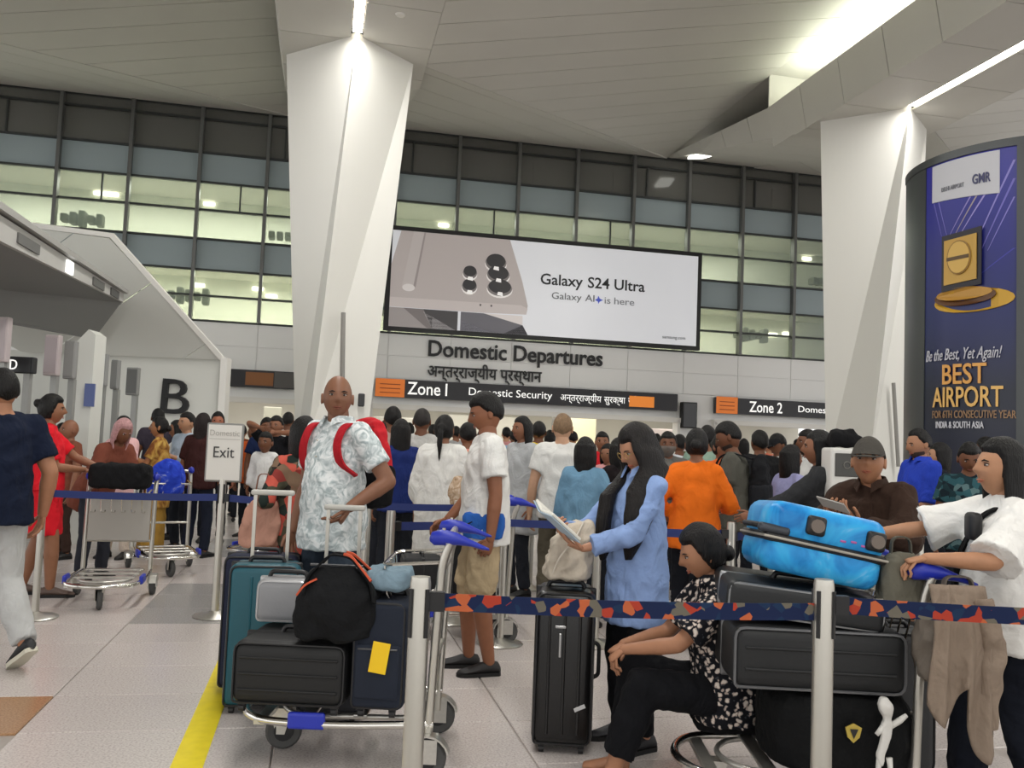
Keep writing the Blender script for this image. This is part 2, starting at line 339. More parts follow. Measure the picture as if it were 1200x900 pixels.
# ------------------------------------------------------------------ twisted white columns
COLM = mat('white_column', '#e4e3dc', .5)
for k, (b, lab) in enumerate(((BEAMS[1], 'white twisted column rising behind the bald man, left of the phone billboard'), (BEAMS[2], 'white twisted column between the Zone 2 sign and the blue award totem'))):
    c = thing('column', lab, 'column', wf(b, D_COL), TH); s = .5; m = MB(); rs = []
    # local x = u, local -y = towards the hall; a diamond at the top turns into a smaller square below
    top = [(-1.08, .05), (0, -1.02), (.94, -.2), (-.1, .95)]; low = [(-.60, .45), (-.42, -.58), (.46, -.5), (.62, .4)]
    for z, t in ((0, 1), (1.2, 1), (7.56, 0)):
        rs.append([(top[i][0]*(1-t) + low[i][0]*t, top[i][1]*(1-t) + low[i][1]*t, z) for i in range(4)])
    F = []; P = [p for r in rs for p in r]
    for i in range(2):
        for j in range(4):
            a, b_, c_, d_ = i*4+j, i*4+(j+1) % 4, (i+1)*4+(j+1) % 4, (i+1)*4+j; F += [(a, b_, c_), (a, c_, d_)]
    F += [(3, 2, 1, 0), (8, 9, 10, 11)]; m.add(P, F); m.build('shaft', COLM, c)
    m = MB(); m.rings([[(x*1.03, y*1.03, z) for x, y in low] for z in (0, .22)]); m.build('plinth', STEEL, c)
    m = MB(); m.cyl((.1, -.66, 1.3), (.02, -.64, 3.32) if k == 0 else (.0, -.64, 2.75), .035, 8); m.build('conduit', mat('grey_conduit', '#8d8b86', .5), c)
    if k == 0: m = MB(); m.rbox((.36, -.62, 2.0), (.1, .08, .2), .02); m.build('sensor_box', DARKG, c)

# ------------------------------------------------------------------ the far wall with its glazing
WALLM = mat('wall_white', '#f4f4f2', .45)
wall = link('wall_back', None); m = MB()
for u0, u1, z0, z1 in ((-16, -6.72, 0, 3.97), (-5.12, -3.4, 0, 2.9), (4.34, 5.36, 0, 2.9), (9.8, 16, 0, 3.97), (-6.72, 9.8, 2.14, 3.97)):
    m.box(((u0+u1)/2, .16, (z0+z1)/2), (u1-u0, .2, z1-z0))
wall.data = None; bpy.data.objects.remove(wall); wall = struct(m.build('wall_back', WALLM)); wall.location = W0; wall.rotation_euler = (0, 0, TH)
MU = [-.04 + 1.512*k for k in range(-10, 10)]
pm = {}
for i in range(len(MU)-1):
    for z0, z1 in ((2.88, 3.42), (3.42, 3.96)):
        w_ = MU[i+1]-MU[i]; key = (round(w_, 3), round(z1-z0, 3))
        if key not in pm: q = MB(); q.box((0, 0, 0), (w_-.014, .03, z1-z0-.012)); pm[key] = q.mesh('cladding_panel', WALLM)
        o = link('cladding_panel', pm[key], wall); o.location = ((MU[i]+MU[i+1])/2, .045, (z0+z1)/2)
for u0, u1, zs in ((-13, -10, 3), (-10, -6.74, 3), (-5.1, -3.42, 3), (4.36, 5.34, 3), (9.85, 12, 3), (12, 15, 3)):
    for a, b_ in ((.1, .98), (.98, 1.92), (1.92, 2.87)):
        q = MB(); q.box(((u0+u1)/2, .045, (a+b_)/2), (u1-u0-.014, .03, b_-a-.012)); q.build('cladding_panel', WALLM, wall)
def glass(name, tint, clear, rough=.08):
    m = bpy.data.materials.new(name); m.use_nodes = True; nt = m.node_tree; b = nt.nodes['Principled BSDF']; b.inputs['Base Color'].default_value = lin(tint); b.inputs['Roughness'].default_value = rough
    b.inputs['Specular IOR Level'].default_value = .6
    t = nt.nodes.new('ShaderNodeBsdfTransparent'); t.inputs[0].default_value = lin('#eef2ee'); x = nt.nodes.new('ShaderNodeMixShader'); x.inputs[0].default_value = clear
    nt.links.new(b.outputs[0], x.inputs[1]); nt.links.new(t.outputs[0], x.inputs[2]); nt.links.new(x.outputs[0], nt.nodes['Material Output'].inputs[0]); return m
G_SP = mat('glass_spandrel', '#a6b4b8', .12, noise=.1, nscale=.35); G_LIT = glass('glass_lit', '#a3ada6', .6); G_TOP = glass('glass_top', '#8a8985', .5)
ROWZ = [3.97, 4.55, 5.15, 5.87, 6.55, 7.2, 7.9, 8.69, 8.97]
MULL = mat('mullion_grey', '#6f706e', .4, .4); TRANS = mat('transom_dark', '#3d403f', .5, .3)
for i in range(len(MU)-1):
    w_ = MU[i+1]-MU[i]; um = (MU[i]+MU[i+1])/2
    for r in range(8):
        z0, z1 = ROWZ[r], ROWZ[r+1]
        gm = (G_LIT, G_LIT, G_SP, G_LIT, G_LIT, G_SP, G_TOP, G_TOP)[r]
        key = ('g', r, gm.name)
        if key not in pm: q = MB(); q.box((0, 0, 0), (w_-.05, .02, z1-z0-.03)); pm[key] = q.mesh('pane', gm)
        o = link('pane', pm[key], wall); o.location = (um, .08, (z0+z1)/2)
    if i % 3 != 1:
        for zz in ((6.55, 7.2),) if i % 2 else ((7.9, 8.69),):
            q = MB(); q.box((MU[i]+w_*(.62 if i % 2 else .25), .06, sum(zz)/2), (.035, .07, zz[1]-zz[0])); q.build('glazing_bar', TRANS, wall)
for u in MU:
    q = MB(); q.box((u, .0, (3.97+8.97)/2), (.075, .2, 8.97-3.97)); q.build('mullion', MULL, wall)
for z in ROWZ:
    q = MB(); q.box((0.3, .05, z), (28.6, .1, .045)); q.build('transom', TRANS, wall)
# office floors behind the glass
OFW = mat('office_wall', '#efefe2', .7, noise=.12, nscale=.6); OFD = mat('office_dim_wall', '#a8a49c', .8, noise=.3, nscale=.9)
m = MB()
for z0, z1 in ((3.8, 5.5), (5.6, 7.5)): m.box((.3, 3.0, (z0+z1)/2), (29, .1, z1-z0))
struct(m.build('wall_office', OFW, wall))
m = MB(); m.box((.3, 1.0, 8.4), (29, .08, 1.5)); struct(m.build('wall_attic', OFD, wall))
m = MB()
for z in (3.85, 5.5, 7.55, 9.1): m.box((.3, 1.6, z), (29, 3, .12))
struct(m.build('floor_slab', mat('office_slab', '#c9c7bd', .7), wall))
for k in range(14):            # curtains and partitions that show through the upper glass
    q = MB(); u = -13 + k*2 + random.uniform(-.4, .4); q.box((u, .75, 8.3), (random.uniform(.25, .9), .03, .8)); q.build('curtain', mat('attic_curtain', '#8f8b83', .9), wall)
for k in range(11):
    q = MB(); u = -13.4 + k*2.5 + random.uniform(-.4, .4); z = (4.72, 6.4)[k % 2]
    for a in range(5): q.rbox((u + a*.2, 1.6, z + .02), (.16, .3, .2 + .1*((a*k) % 3)), .04)
    q.build('office_chair_row', mat('office_chair', '#54564a', .8), wall)
LAMPO = mat('office_lamp', '#fffbe8', .5, emit=6)
for u, z in ((-10.41, 7.42), (-10.1, 7.42), (-7.72, 7.4), (-7.85, 5.23), (-6.36, 5.25), (-6.0, 5.08), (-1.5, 7.4), (7.62, 4.96), (8.53, 4.99), (9.0, 5.05), (9.61, 7.38), (13.52, 6.31), (13.44, 4.97)):
    q = MB(); q.rbox((u, 2.92, z), (.3, .07, .1), .03); q.build('office_lamp', LAMPO, wall)      # the lamps that show through the glass
for z in (5.3, 7.3):
    for u, wdt, pw in ((-8, 11, 330), (3, 10, 230)):
        area_light('office_light', wf(u, -1.6, z), wdt, .7, pw, (0, 0, TH), (1, .99, .84) if z < 6 else (1, 1, .9))

# the lit security hall behind the doorways
m = MB(); m.box((1, 9.2, 1.6), (24, .1, 3.4)); struct(m.build('wall_hall', mat('hall_wall', '#e9e6da', .6, noise=.1, nscale=.5), wall))
m = MB(); m.box((1, 4.8, 2.95), (24, 9, .1)); struct(m.build('ceiling_hall', mat('hall_ceiling', '#d2d0c8', .7), wall))
for u in (-6, -1.2, 2.6, 7.4):
    for y in (2.6, 5.8):
        q = MB(); q.box((u, y, 2.88), (1.25, .16, .04)); q.build('hall_lamp', mat('hall_lamp', '#fffdf2', .5, emit=5), wall)
for u in (-6, -1.2, 2.6, 7.4): area_light('hall_light', wf(u, -4.2, 2.85), 3.4, 5, 95, (0, 0, TH), (1, .98, .92))
for k, (u, y, w_, h_, c) in enumerate(((2.55, 5, .35, 2.35, '#7d7a74'), (3.5, 6, 1.1, 2.5, '#fff6d0'), (-2.2, 6.5, 1.6, 2.1, '#b9b6ab'), (.7, 7.5, 2.4, 2.3, '#cfccc0'), (6.4, 6, 1.2, 2.1, '#c6b9b4'), (8.2, 7, 1.8, 2.3, '#d8d7d2'), (-5.9, 5, .5, 2.2, '#b8b6a6'))):
    q = MB(); q.rbox((u, y, h_/2), (w_, .25, h_), .03); q.build('partition', mat('partition_%d' % k, c, .6), wall)
for u0, u1 in ((-3.4, 4.34), (5.36, 9.8), (-6.72, -5.12)):
    q = MB(); q.box(((u0+u1)/2, 0, 2.19), (u1-u0+.1, .3, .12)); q.box((u0, 0, 1.1), (.07, .3, 2.2)); q.box((u1, 0, 1.1), (.07, .3, 2.2)); q.build('door_frame', WHITE, wall)

def words(s, w_, h_, material, **k):
    ms = [(a, text_mesh(a, 1, **{q: v for q, v in k.items()})) for a in s.split(' ')]; ws = []
    for a, me in ms:
        v = np.empty(len(me.vertices)*3); me.vertices.foreach_get('co', v); v = v.reshape(-1, 3); ws.append((v[:, 0].max()-v[:, 0].min(), v[:, 1].min(), v[:, 1].max()))
    gap = .34; tot = sum(q[0] for q in ws) + gap*(len(ws)-1); sx = w_/tot; lo = min(q[1] for q in ws); hi = max(q[2] for q in ws); sy = h_/(hi-lo); x = 0; out = []
    for (a, me), q in zip(ms, ws):
        out.append((text_fit(a, q[0]*sx, (q[2]-q[1])*sy, material, **k), x*sx, (q[1]-lo)*sy)); x += q[0] + gap
    return out
# ------------------------------------------------------------------ signs on the wall
BLK = mat('sign_black', '#26252a', .4); ORG = mat('sign_orange', '#d9762f', .5, emit=.25); WTX = mat('sign_white_text', '#f2f1ee', .5, emit=.5); DTX = mat('black_letters', '#1a1a1c', .5); LED = mat('led_orange', '#c8742a', .5, emit=.5)
def sign(name, label, u0, u1, z0, z1, d=.16):
    s = thing(name, label, 'sign', wf((u0+u1)/2, 0, z0), TH); m = MB(); m.box((0, -d/2, (z1-z0)/2), (u1-u0, d, z1-z0)); m.build('sign_box', BLK, s); s['uc'] = (u0+u1)/2; s['d'] = d; return s
def on_sign(s, name, me, u, z, z0):
    if isinstance(me, list):
        for q, x, y in me: on_sign(s, name, q, u+x, z+y, z0)
        return
    o = link(name, me, s); o.rotation_euler = (math.pi/2, 0, 0); o.location = (u - s['uc'], -s['d']-.004, z-z0); return o
Z1 = sign('zone_sign', 'long black overhead sign reading Zone 1 with Domestic Security', -3.33, 4.28, 2.42, 2.85)
def orange(s, u0, u1, z0):
    m = MB(); m.box(((u0+u1)/2 - s['uc'], -s['d']-.004, .215), (u1-u0, .01, .43)); t = m.build('orange_panel', ORG, s)
    for k in range(3): q = MB(); q.box(((u0+u1)/2 - s['uc'], -s['d']-.012, .1+k*.1), ((u1-u0)*.7, .006, .02)); q.build('arrow_bar', mat('orange_dark', '#a8552a', .6), t)
orange(Z1, -3.33, -2.64, 2.42)
on_sign(Z1, 'lettering', words('Zone 1', .95, .3, WTX, bold=.006), -2.57, 2.5, 2.42); on_sign(Z1, 'lettering', words('Domestic Security', 2.08, .24, WTX), -1.09, 2.5, 2.42)
on_sign(Z1, 'lettering', words('अन्तर्राज्यीय सुरक्षा जाँच', 2.1, .27, WTX), 1.2, 2.48, 2.42)
m = MB(); m.box((3.32 - Z1['uc'], -.166, .19), (.66, .012, .27)); l_ = m.build('led_panel', LED, Z1)
Z2 = sign('zone_sign', 'black overhead sign reading Zone 2, half hidden by a white column', 5.34, 9.4, 2.42, 2.83)
orange(Z2, 5.34, 5.93, 2.42); on_sign(Z2, 'lettering', words('Zone 2', .93, .28, WTX, bold=.006), 6.26, 2.49, 2.42); on_sign(Z2, 'lettering', words('Domestic Security', 2.08, .22, WTX), 7.1 + .55, 2.5, 2.42)
Z3 = sign('gate_sign', 'dark electronic sign with orange text beside the B wall', -6.72, -5.14, 2.48, 2.88)
m = MB(); m.box((-.05, -.166, .2), (.62, .012, .3)); m.build('led_panel', mat('led_dim', '#6b4322', .5, emit=.25), Z3); m = MB(); m.box((.52, -.166, .2), (.48, .012, .36)); m.build('grey_panel', mat('sign_grey', '#5b5957', .5), Z3)
t = text_fit('Domestic Departures', 4.4, .52, DTX, bold=.017, depth=.02); o = link('wall_lettering', t); o.location = wf(-2.1, .02, 3.33); o.rotation_euler = (math.pi/2, 0, TH); tag(o, 'black lettering reading Domestic Departures on the white wall', 'lettering')
t = text_fit('अन्तर्राज्यीय प्रस्थान', 2.84, .47, DTX, bold=.012, depth=.02); o = link('wall_lettering', t); o.location = wf(-2.1, .02, 2.86); o.rotation_euler = (math.pi/2, 0, TH); tag(o, 'black Hindi lettering on the white wall under Domestic Departures', 'lettering')
s = thing('hanging_display', 'black hanging box on the white pier between Zone 1 and Zone 2', 'screen', wf(4.6, .02, 2.0), TH); m = MB(); m.rbox((0, -.1, .33), (.4, .2, .66), .02); m.build('case', BLACKP, s); m = MB(); m.box((0, -.205, .33), (.34, .008, .6)); m.build('screen', mat('screen_off', '#1d1c20', .2), s)

# ------------------------------------------------------------------ phone billboard
AD = thing('billboard', 'wide backlit billboard advertising a phone with black frame', 'billboard', wf(0, .06, 0), TH)
def flat(poly, y, t=.006):
    m = MB(); m.prism([(u, -y, z) for u, z in poly], (0, -t, 0)); return m
m = flat([(-3.22, 4.0), (4.83, 4.0), (4.83, 6.53), (-3.22, 6.53)], 0, .14); m.build('case', BLACKP, AD)
PE = .32
pl = flat([(-3.1, 4.1), (4.72, 4.1), (4.72, 6.42), (-3.1, 6.42)], .14).build('poster', mat('poster_white', '#d3d4d8', .25, emit=PE, noise=.05, nscale=.5), AD)
def art(name, poly, y, col, parent=pl, emit=PE): return flat(poly, .146+y).build(name, mat('ad_'+col.strip('#'), col, .3, emit=emit), parent)
art('phone_back', [(-3.1, 5.6), (-2.9, 6.42), (-.24, 6.42), (.11, 5.41), (.27, 4.82), (.24, 4.6), (-.82, 4.57), (-3.1, 4.57)][::-1], .004, '#a89f9c')
art('phone_edge', [(-3.1, 4.57), (-3.1, 4.8), (.1, 4.82), (.27, 4.75), (.24, 4.6), (-.82, 4.57)], .008, '#b6adaa')
for q, c in (([(-3.1, 4.1), (-3.1, 4.56), (-2.77, 4.56), (-2.16, 4.1)], '#8f8886'), ([(-2.77, 4.56), (-2.29, 4.56), (-2.06, 4.1), (-2.18, 4.1)], '#6d6665'), ([(-2.29, 4.56), (-1.45, 4.56), (-1.45, 4.1), (-2.06, 4.1)], '#3b3839'), ([(-2.29, 4.5), (-1.5, 4.1), (-2.06, 4.1)], '#a9a4a3'), ([(-1.38, 4.56), (-.82, 4.56), (.16, 4.33), (.3, 4.1), (-1.38, 4.1)], '#5c5a60'), ([(-1.38, 4.35), (-.6, 4.1), (-1.38, 4.1)], '#8c8a90'), ([(-.82, 4.56), (.15, 4.56), (.16, 4.33)], '#c9c2bf'), ([(.16, 4.33), (.3, 4.1), (-.3, 4.1)], '#2d2b2e')):
    art('backdrop_facet', q, .002, c)
art('stylus', [(-2.6, 6.42), (-2.31, 6.42), (-2.5, 5.07), (-2.67, 4.98), (-2.83, 5.05)], .01, '#aea6a3'); art('stylus_shade', [(-2.35, 6.42), (-2.31, 6.42), (-2.5, 5.07), (-2.56, 5.06)], .016, '#8d8482')
m = MB(); m.lathe([(.001, 0), (.13, 0), (.15, .01), (.001, .014)], n=20)
o = link('stylus_tip', m.mesh('tip', mat('ad_pale', '#c9c3c0', .3, emit=PE)), pl); o.rotation_euler = (math.pi/2, 0, 0); o.location = (-2.67, -.162, 5.05); o.scale = (1, .6, 1)
for (cx, cz, a, b_) in ((-.57, 5.82, .27, .2), (-.5, 5.53, .29, .2), (-.45, 5.2, .32, .2), (-1.2, 5.52, .18, .15), (-1.2, 5.19, .19, .16)):
    e = lambda k, dz=0: [(cx + a*k*math.cos(t), cz + dz + b_*k*math.sin(t)) for t in [2*math.pi*j/22 for j in range(22)]]
    r_ = art('lens_ring', e(1, -.04), .012, '#d9d5d2'); art('lens_band', e(.97, .0), .016, '#6f6967', r_); art('lens_glass', e(.88, .045), .02, '#2c2a2c', r_); art('lens_gleam', [(cx-.06, cz-.17), (cx+.08, cz-.19), (cx+.07, cz-.1), (cx-.04, cz-.09)], .024, '#f2efec', r_)
for cx in (-.91, -.64): art('flash_dot', [(cx-.02, 4.73), (cx+.02, 4.73), (cx+.02, 4.78), (cx-.02, 4.78)], .014, '#4c4746')
def ad_text(s, w_, h_, c, u, z, **k):
    for q, x, y in words(s, w_, h_, mat('adt_'+c.strip('#'), c, .5), **k): o = link('lettering', q, AD); o.rotation_euler = (math.pi/2, 0, 0); o.location = (u+x, -.158, z+y)
ad_text('Galaxy S24 Ultra', 2.72, .36, '#2a2b2e', .57, 5.3, bold=.012); ad_text('Galaxy AI', 1.1, .22, '#77787b', .87, 4.99); ad_text('is here', .78, .17, '#8b8d92', 2.24, 5.02); ad_text('samsung.com', .62, .08, '#6d6e72', 3.8, 4.22)
art('sparkle', [(1.98, 5.09), (2.06, 5.06), (2.08, 5.0), (2.11, 5.06), (2.2, 5.1), (2.11, 5.13), (2.07, 5.2), (2.05, 5.13)], .014, '#3a4bb0')

# ------------------------------------------------------------------ check-in island on the left
ISW = mat('island_white', '#dedfd8', .45); ISG = mat('bulkhead_grey', '#7b7b79', .55)
wl = struct(quad_slab('wall_left', [(-16, 13.52, 0), (-4.3, 13.52, 0), (-4.37, 13.52, 2.54), (-16, 13.52, 2.54)], (0, .12, 0), ISW))
A = Vector((-4.37, 13.5, 2.54)); Dp = Vector((-7.4, 13.5, 2.54)); Bt = at(130, 278, 12.6); nrm = (Dp-A).cross(Bt-A).normalized()
def onplane(px, py):
    d = CAMROT @ Vector(((px-600)/FPX, (450-py)/FPX, -1)); o = Vector((0, 0, CAM_H)); return o + d*((A-o).dot(nrm)/d.dot(nrm))
can = [A, Bt, onplane(40, 266), onplane(-120, 330), Dp]
plank_fill(wl, 'canopy_panel', can, onplane(192, 353)-onplane(117, 404), 1.15, .012, .06, ISW, off=.35)
m = MB(); m.tube([A + Vector((0, -.03, -.02)), Bt + Vector((.03, -.03, .02)), can[2] + Vector((0, -.03, .02))], .05, 4); m.build('canopy_rim', WHITE, wl)
m = MB(); m.box((-4.33, 13.5, 1.27), (.1, .2, 2.54)); m.build('edge_trim', WHITE, wl)
o = link('letter_sign', text_fit('B', .42, .52, DTX, depth=.03)); o.location = (-5.27, 13.49, 1.68); o.rotation_euler = (math.pi/2, R(2), 0); tag(o, 'big black letter B on the white check-in wall', 'letter')
T0, T1, B1, B0 = Vector((-4.33, 6.0, 3.31)), Vector((-5.5, 12.5, 3.31)), Vector((-5.88, 12.5, 2.65)), Vector((-6.16, 7.4, 2.65))
bh = struct(quad_slab('trim_10', [T0 + Vector((-.03, 0, -.27)), T1 + Vector((-.03, 0, -.12)), B1, B0], (-2.5, 0, .35), ISG))
m = MB(); m.prism([T0, T1, T1 + Vector((0, 0, -.12)), T0 + Vector((0, 0, -.28))], (-.12, 0, 0)); m.build('fascia', mat('fascia_grey', '#b9b8b4', .5), bh)
m = MB(); m.prism([T0 + Vector((0.06, 0, .1)), T1 + Vector((.06, 0, .05)), T1 + Vector((.06, 0, 0)), T0 + Vector((.06, 0, 0.03))], (-3.0, 0, 0)); m.build('canopy_top', mat('canopy_top', '#a6a5a1', .5), bh)
for t, w_, c in ((.42, .6, '#6a6a68'), (.62, .22, '#fbfbf6'), (.80, .5, '#62625f'), (.92, .4, '#585856')):
    p = T0.lerp(T1, t) + Vector((.004, 0, -.14*(1-t*.5))); q = MB(); q.box(p, (.03, w_, .1 if c != '#fbfbf6' else .14), Matrix.Rotation(math.atan2(1.17, 6.5), 3, 'Z')); q.build('vent' if c[1] != 'f' else 'fascia_lamp', mat('vent_'+c.strip('#'), c, .6, emit=1.5 if c[1] == 'f' else 0), bh)
def display(label, px0, px1, py0, py1, Y, col, th=.1, post=True, letter=None, screen=None):
    a = at(px0, py1, Y); b = at(px1, py0, Y); w_, h_ = abs(b.x-a.x), abs(b.z-a.z); s = thing('flight_display', label, 'screen', ((a.x+b.x)/2, Y, 0))
    m = MB(); m.rbox((0, 0, (a.z+b.z)/2), (w_, th, h_), .015); m.build('case', mat('disp_'+col.strip('#'), col, .5), s)
    m = MB(); m.box((0, -th/2-.004, (a.z+b.z)/2), (w_*.86, .008, h_*.86)); m.build('screen', mat('disps_'+(screen or col).strip('#'), screen or col, .35), s)
    if post: m = MB(); m.box((w_*.2, th*.2, a.z/2), (.07, .07, a.z)); m.build('post', mat('disp_post', '#9a9b98', .4, .3), s)
    if letter: o = link('lettering', text_fit(letter, h_*.45, h_*.6, WTX), s); o.rotation_euler = (math.pi/2, 0, 0); o.location = (-w_*.42, -th/2-.012, a.z + h_*.2)
    return s
display('pinkish grey flight display cropped behind the navy shirt man', -14, 13, 372, 424, 9.6, '#b9aeae', screen='#b3a8aa')
display('black counter display showing a white D above the check-in desks', 12, 42, 419, 437, 9.9, '#1f2023', letter='D')
display('pinkish grey flight display above the woman in red', 52, 72, 393, 440, 10.3, '#b4a9a9', screen='#aca1a3'); display('plain grey flight display hung beside the white pier', 75, 91, 400, 444, 10.5, '#8f8f8d')
display('grey flight display panel past the white pier', 108, 127, 415, 452, 11.5, '#939492'); display('narrow grey flight display with dark edge', 130, 141, 422, 456, 11.7, '#8a8b89')
display('small grey split flight display near the letter B', 148, 164, 431, 463, 12.6, '#8b8c89', screen='#5d5e5c')
pr = struct(quad_slab('trim_11', [at(88, 402, 11), at(104, 386, 11), at(112, 392, 11), Vector((at(112, 392, 11).x, 11, 0)), Vector((at(88, 402, 11).x, 11, 0))], (0, .3, 0), ISW))
m = MB(); m.box((0, 0, .33), (.12, .03, .28)); o = m.build('info_plate', mat('plate_blue', '#5c6a9c', .5)); o.location = at(105, 463, 10.95) + Vector((0, 0, -.33)); tag(o, 'small blue notice on the white pier', 'notice')
for k, (x0, x1, lab) in enumerate(((-7.9, -6.2, 'white check-in counter behind the woman in red'), (-9.8, -8.1, 'white check-in counter with green glass front behind the navy shirt man'))):
    s = thing('check_in_counter', lab, 'counter', ((x0+x1)/2, 10.9 - k*.9, 0)); w_ = x1-x0
    m = MB(); m.rbox((0, .3, .5), (w_, .6, 1.0), .02); m.build('body', ISW, s); m = MB(); m.rbox((0, .25, 1.03), (w_+.06, .75, .05), .015); m.build('worktop', DARKG, s)
    m = MB(); m.box((0, 0.0, 1.3), (w_*.9, .02, .5)); m.build('glass_screen', glass('counter_glass', '#b9c9c0', .5), s); m = MB(); m.rbox((w_*.3, .4, 1.24), (.4, .04, .28), .01); m.box((w_*.3, .42, 1.08), (.05, .05, .1)); m.build('monitor', BLACKP, s)

# ------------------------------------------------------------------ award totem on the right
TC = Vector((6.02, 10.4, 0)); TR = 1.33; TH_ = 4.86
TT = thing('advertising_totem', 'tall curved dark blue totem announcing a best airport award', 'totem', TC)
def cyl_patch(a0, a1, z0, z1, r, n=24, f=None, nz=1):
    """part of a cylinder wall between two angles (degrees, -90 faces the camera)"""
    m = MB(); rows = []
    for ro in (r, r-.03):
        for j in range(nz+1):
            z = z0 + (z1-z0)*j/nz; rows.append([(ro*math.cos(R(a0+(a1-a0)*k/n)), ro*math.sin(R(a0+(a1-a0)*k/n)), (f(z, k/n) if f else z)) for k in range(n+1)])
    q = [p for r_ in rows for p in r_]; F = []; w_ = n+1
    for j in range(nz):
        for k in range(n): F.append((j*w_+k, j*w_+k+1, (j+1)*w_+k+1, (j+1)*w_+k)); b_ = (nz+1)*w_; F.append((b_+j*w_+k+1, b_+j*w_+k, b_+(j+1)*w_+k, b_+(j+1)*w_+k+1))
    for k in range(n):
        b_ = (nz+1)*w_; F.append((k+1, k, b_+k, b_+k+1)); F.append((nz*w_+k, nz*w_+k+1, b_+nz*w_+k+1, b_+nz*w_+k))
    for j in range(nz): b_ = (nz+1)*w_; F.append((j*w_, (j+1)*w_, b_+(j+1)*w_, b_+j*w_)); F.append(((j+1)*w_+n, j*w_+n, b_+j*w_+n, b_+(j+1)*w_+n))
    return m.add(q, F)
def blue_grad():
    m = bpy.data.materials.new('totem_blue'); m.use_nodes = True; nt = m.node_tree; b = nt.nodes['Principled BSDF']; b.inputs['Roughness'].default_value = .3
    tc = nt.nodes.new('ShaderNodeTexCoord'); sp = nt.nodes.new('ShaderNodeSeparateXYZ'); mr = nt.nodes.new('ShaderNodeMapRange'); mr.inputs[1].default_value = 2.2; mr.inputs[2].default_value = 4.6
    r = nt.nodes.new('ShaderNodeValToRGB'); r.color_ramp.elements[0].color = lin('#161c30'); r.color_ramp.elements[1].color = lin('#2f2f96'); e = r.color_ramp.elements.new(.38); e.color = lin('#1b2562')
    nt.links.new(tc.outputs['Object'], sp.inputs[0]); nt.links.new(sp.outputs['Z'], mr.inputs[0]); nt.links.new(mr.outputs[0], r.inputs[0]); nt.links.new(r.outputs[0], b.inputs['Base Color'])
    return m
m = MB(); m.lathe([(TR-.04, 0), (TR-.04, TH_), (.01, TH_)], n=48); m.build('core', mat('totem_core', '#2b2e33', .4), TT, smooth=40)
F0, F1 = -171, -125
cyl_patch(F0, F1, .5, TH_-.05, TR, 30).build('poster', blue_grad(), TT, smooth=40)
cyl_patch(-200, F0, 0, TH_, TR+.01, 8).build('frame_strip', mat('totem_frame', '#4a4d4e', .35, .4), TT, smooth=40); cyl_patch(F1, -119, 0, TH_, TR+.02, 6).build('frame_strip', mat('totem_frame', ''), TT, smooth=40); cyl_patch(-200, -60, TH_-.06, TH_+.03, TR+.02, 40).build('frame_rim', mat('totem_frame', ''), TT, smooth=40)
cyl_patch(-119, -66, .5, TH_-.05, TR, 24).build('poster', blue_grad(), TT, smooth=40)
cyl_patch(-166, -132, 4.36, 4.78, TR+.012, 16, f=lambda z, t: z - (.05*t if z < 4.5 else 0)).build('logo_band', mat('logo_band', '#c9cad0', .4), TT, smooth=40)
def bend(me, a_mid, z, r):
    n = len(me.vertices); v = np.empty(n*3); me.vertices.foreach_get('co', v); v = v.reshape(-1, 3); xm = v[:, 0].mean(); a = math.radians(a_mid) + (v[:, 0]-xm)/r; rr = r + v[:, 2]
    me.vertices.foreach_set('co', np.stack([rr*np.cos(a), rr*np.sin(a), z+v[:, 1]], 1).ravel()); me.update(); return me
def tt(s, w_, h_, c, a, z, **k):
    me = text_fit(s, w_, h_, mat('tt_'+c.strip('#'), c, .4), **k); link('lettering', bend(me, a, z, TR+.018), TT)
tt('Be the Best, Yet Again!', .9, .17, '#c9c9d2', -148, 2.5, shear=.35); tt('BEST', .5, .225, '#e0a455', -149.5, 2.27, bold=.012); tt('AIRPORT', .8, .225, '#e5b768', -146.5, 2.02, bold=.012); tt('FOR 6TH CONSECUTIVE YEAR', .92, .085, '#9c7a58', -145.5, 1.9, bold=.006); tt('INDIA & SOUTH ASIA', .56, .075, '#d6d7de', -150, 1.79, bold=.012)
tt('GMR', .19, .11, '#3a3c66', -139.5, 4.45, bold=.02); tt('DELHI AIRPORT', .28, .05, '#8d8f96', -153, 4.45)
def ray_(a0, z0, a1, z1, wd, c):
    m = MB(); n = 12; P = []
    for k in range(n+1):
        t = k/n; a = R(a0+(a1-a0)*t); z = z0+(z1-z0)*t; w2 = wd*(.35+.65*t)
        for da, ro in ((-w2, .004), (w2, .004)): P.append(((TR+ro)*math.cos(a+da), (TR+ro)*math.sin(a+da), z))
    m.add(P, [(2*k, 2*k+1, 2*k+3, 2*k+2) for k in range(n)]); m.build('light_ray', mat('ray_'+c.strip('#'), c, .4), TT)
for a in ((-155, 3.95, -144, 4.36, .008, '#8f86c9'), (-152, 3.95, -141, 4.36, .008, '#a79c9d'), (-149, 3.95, -136, 4.4, .010, '#9d95d6'), (-160, 3.95, -165, 4.35, .007, '#6460b8'), (-157, 3.95, -162, 4.35, .006, '#7a76c8'), (-144, 3.7, -126, 4.65, .009, '#8d87d2'), (-140, 3.7, -126, 4.45, .009, '#716cc4'), (-137, 3.7, -126, 4.25, .006, '#8580d0'), (-143, 3.4, -126, 3.7, .009, '#3d3fa6')): ray_(*a)
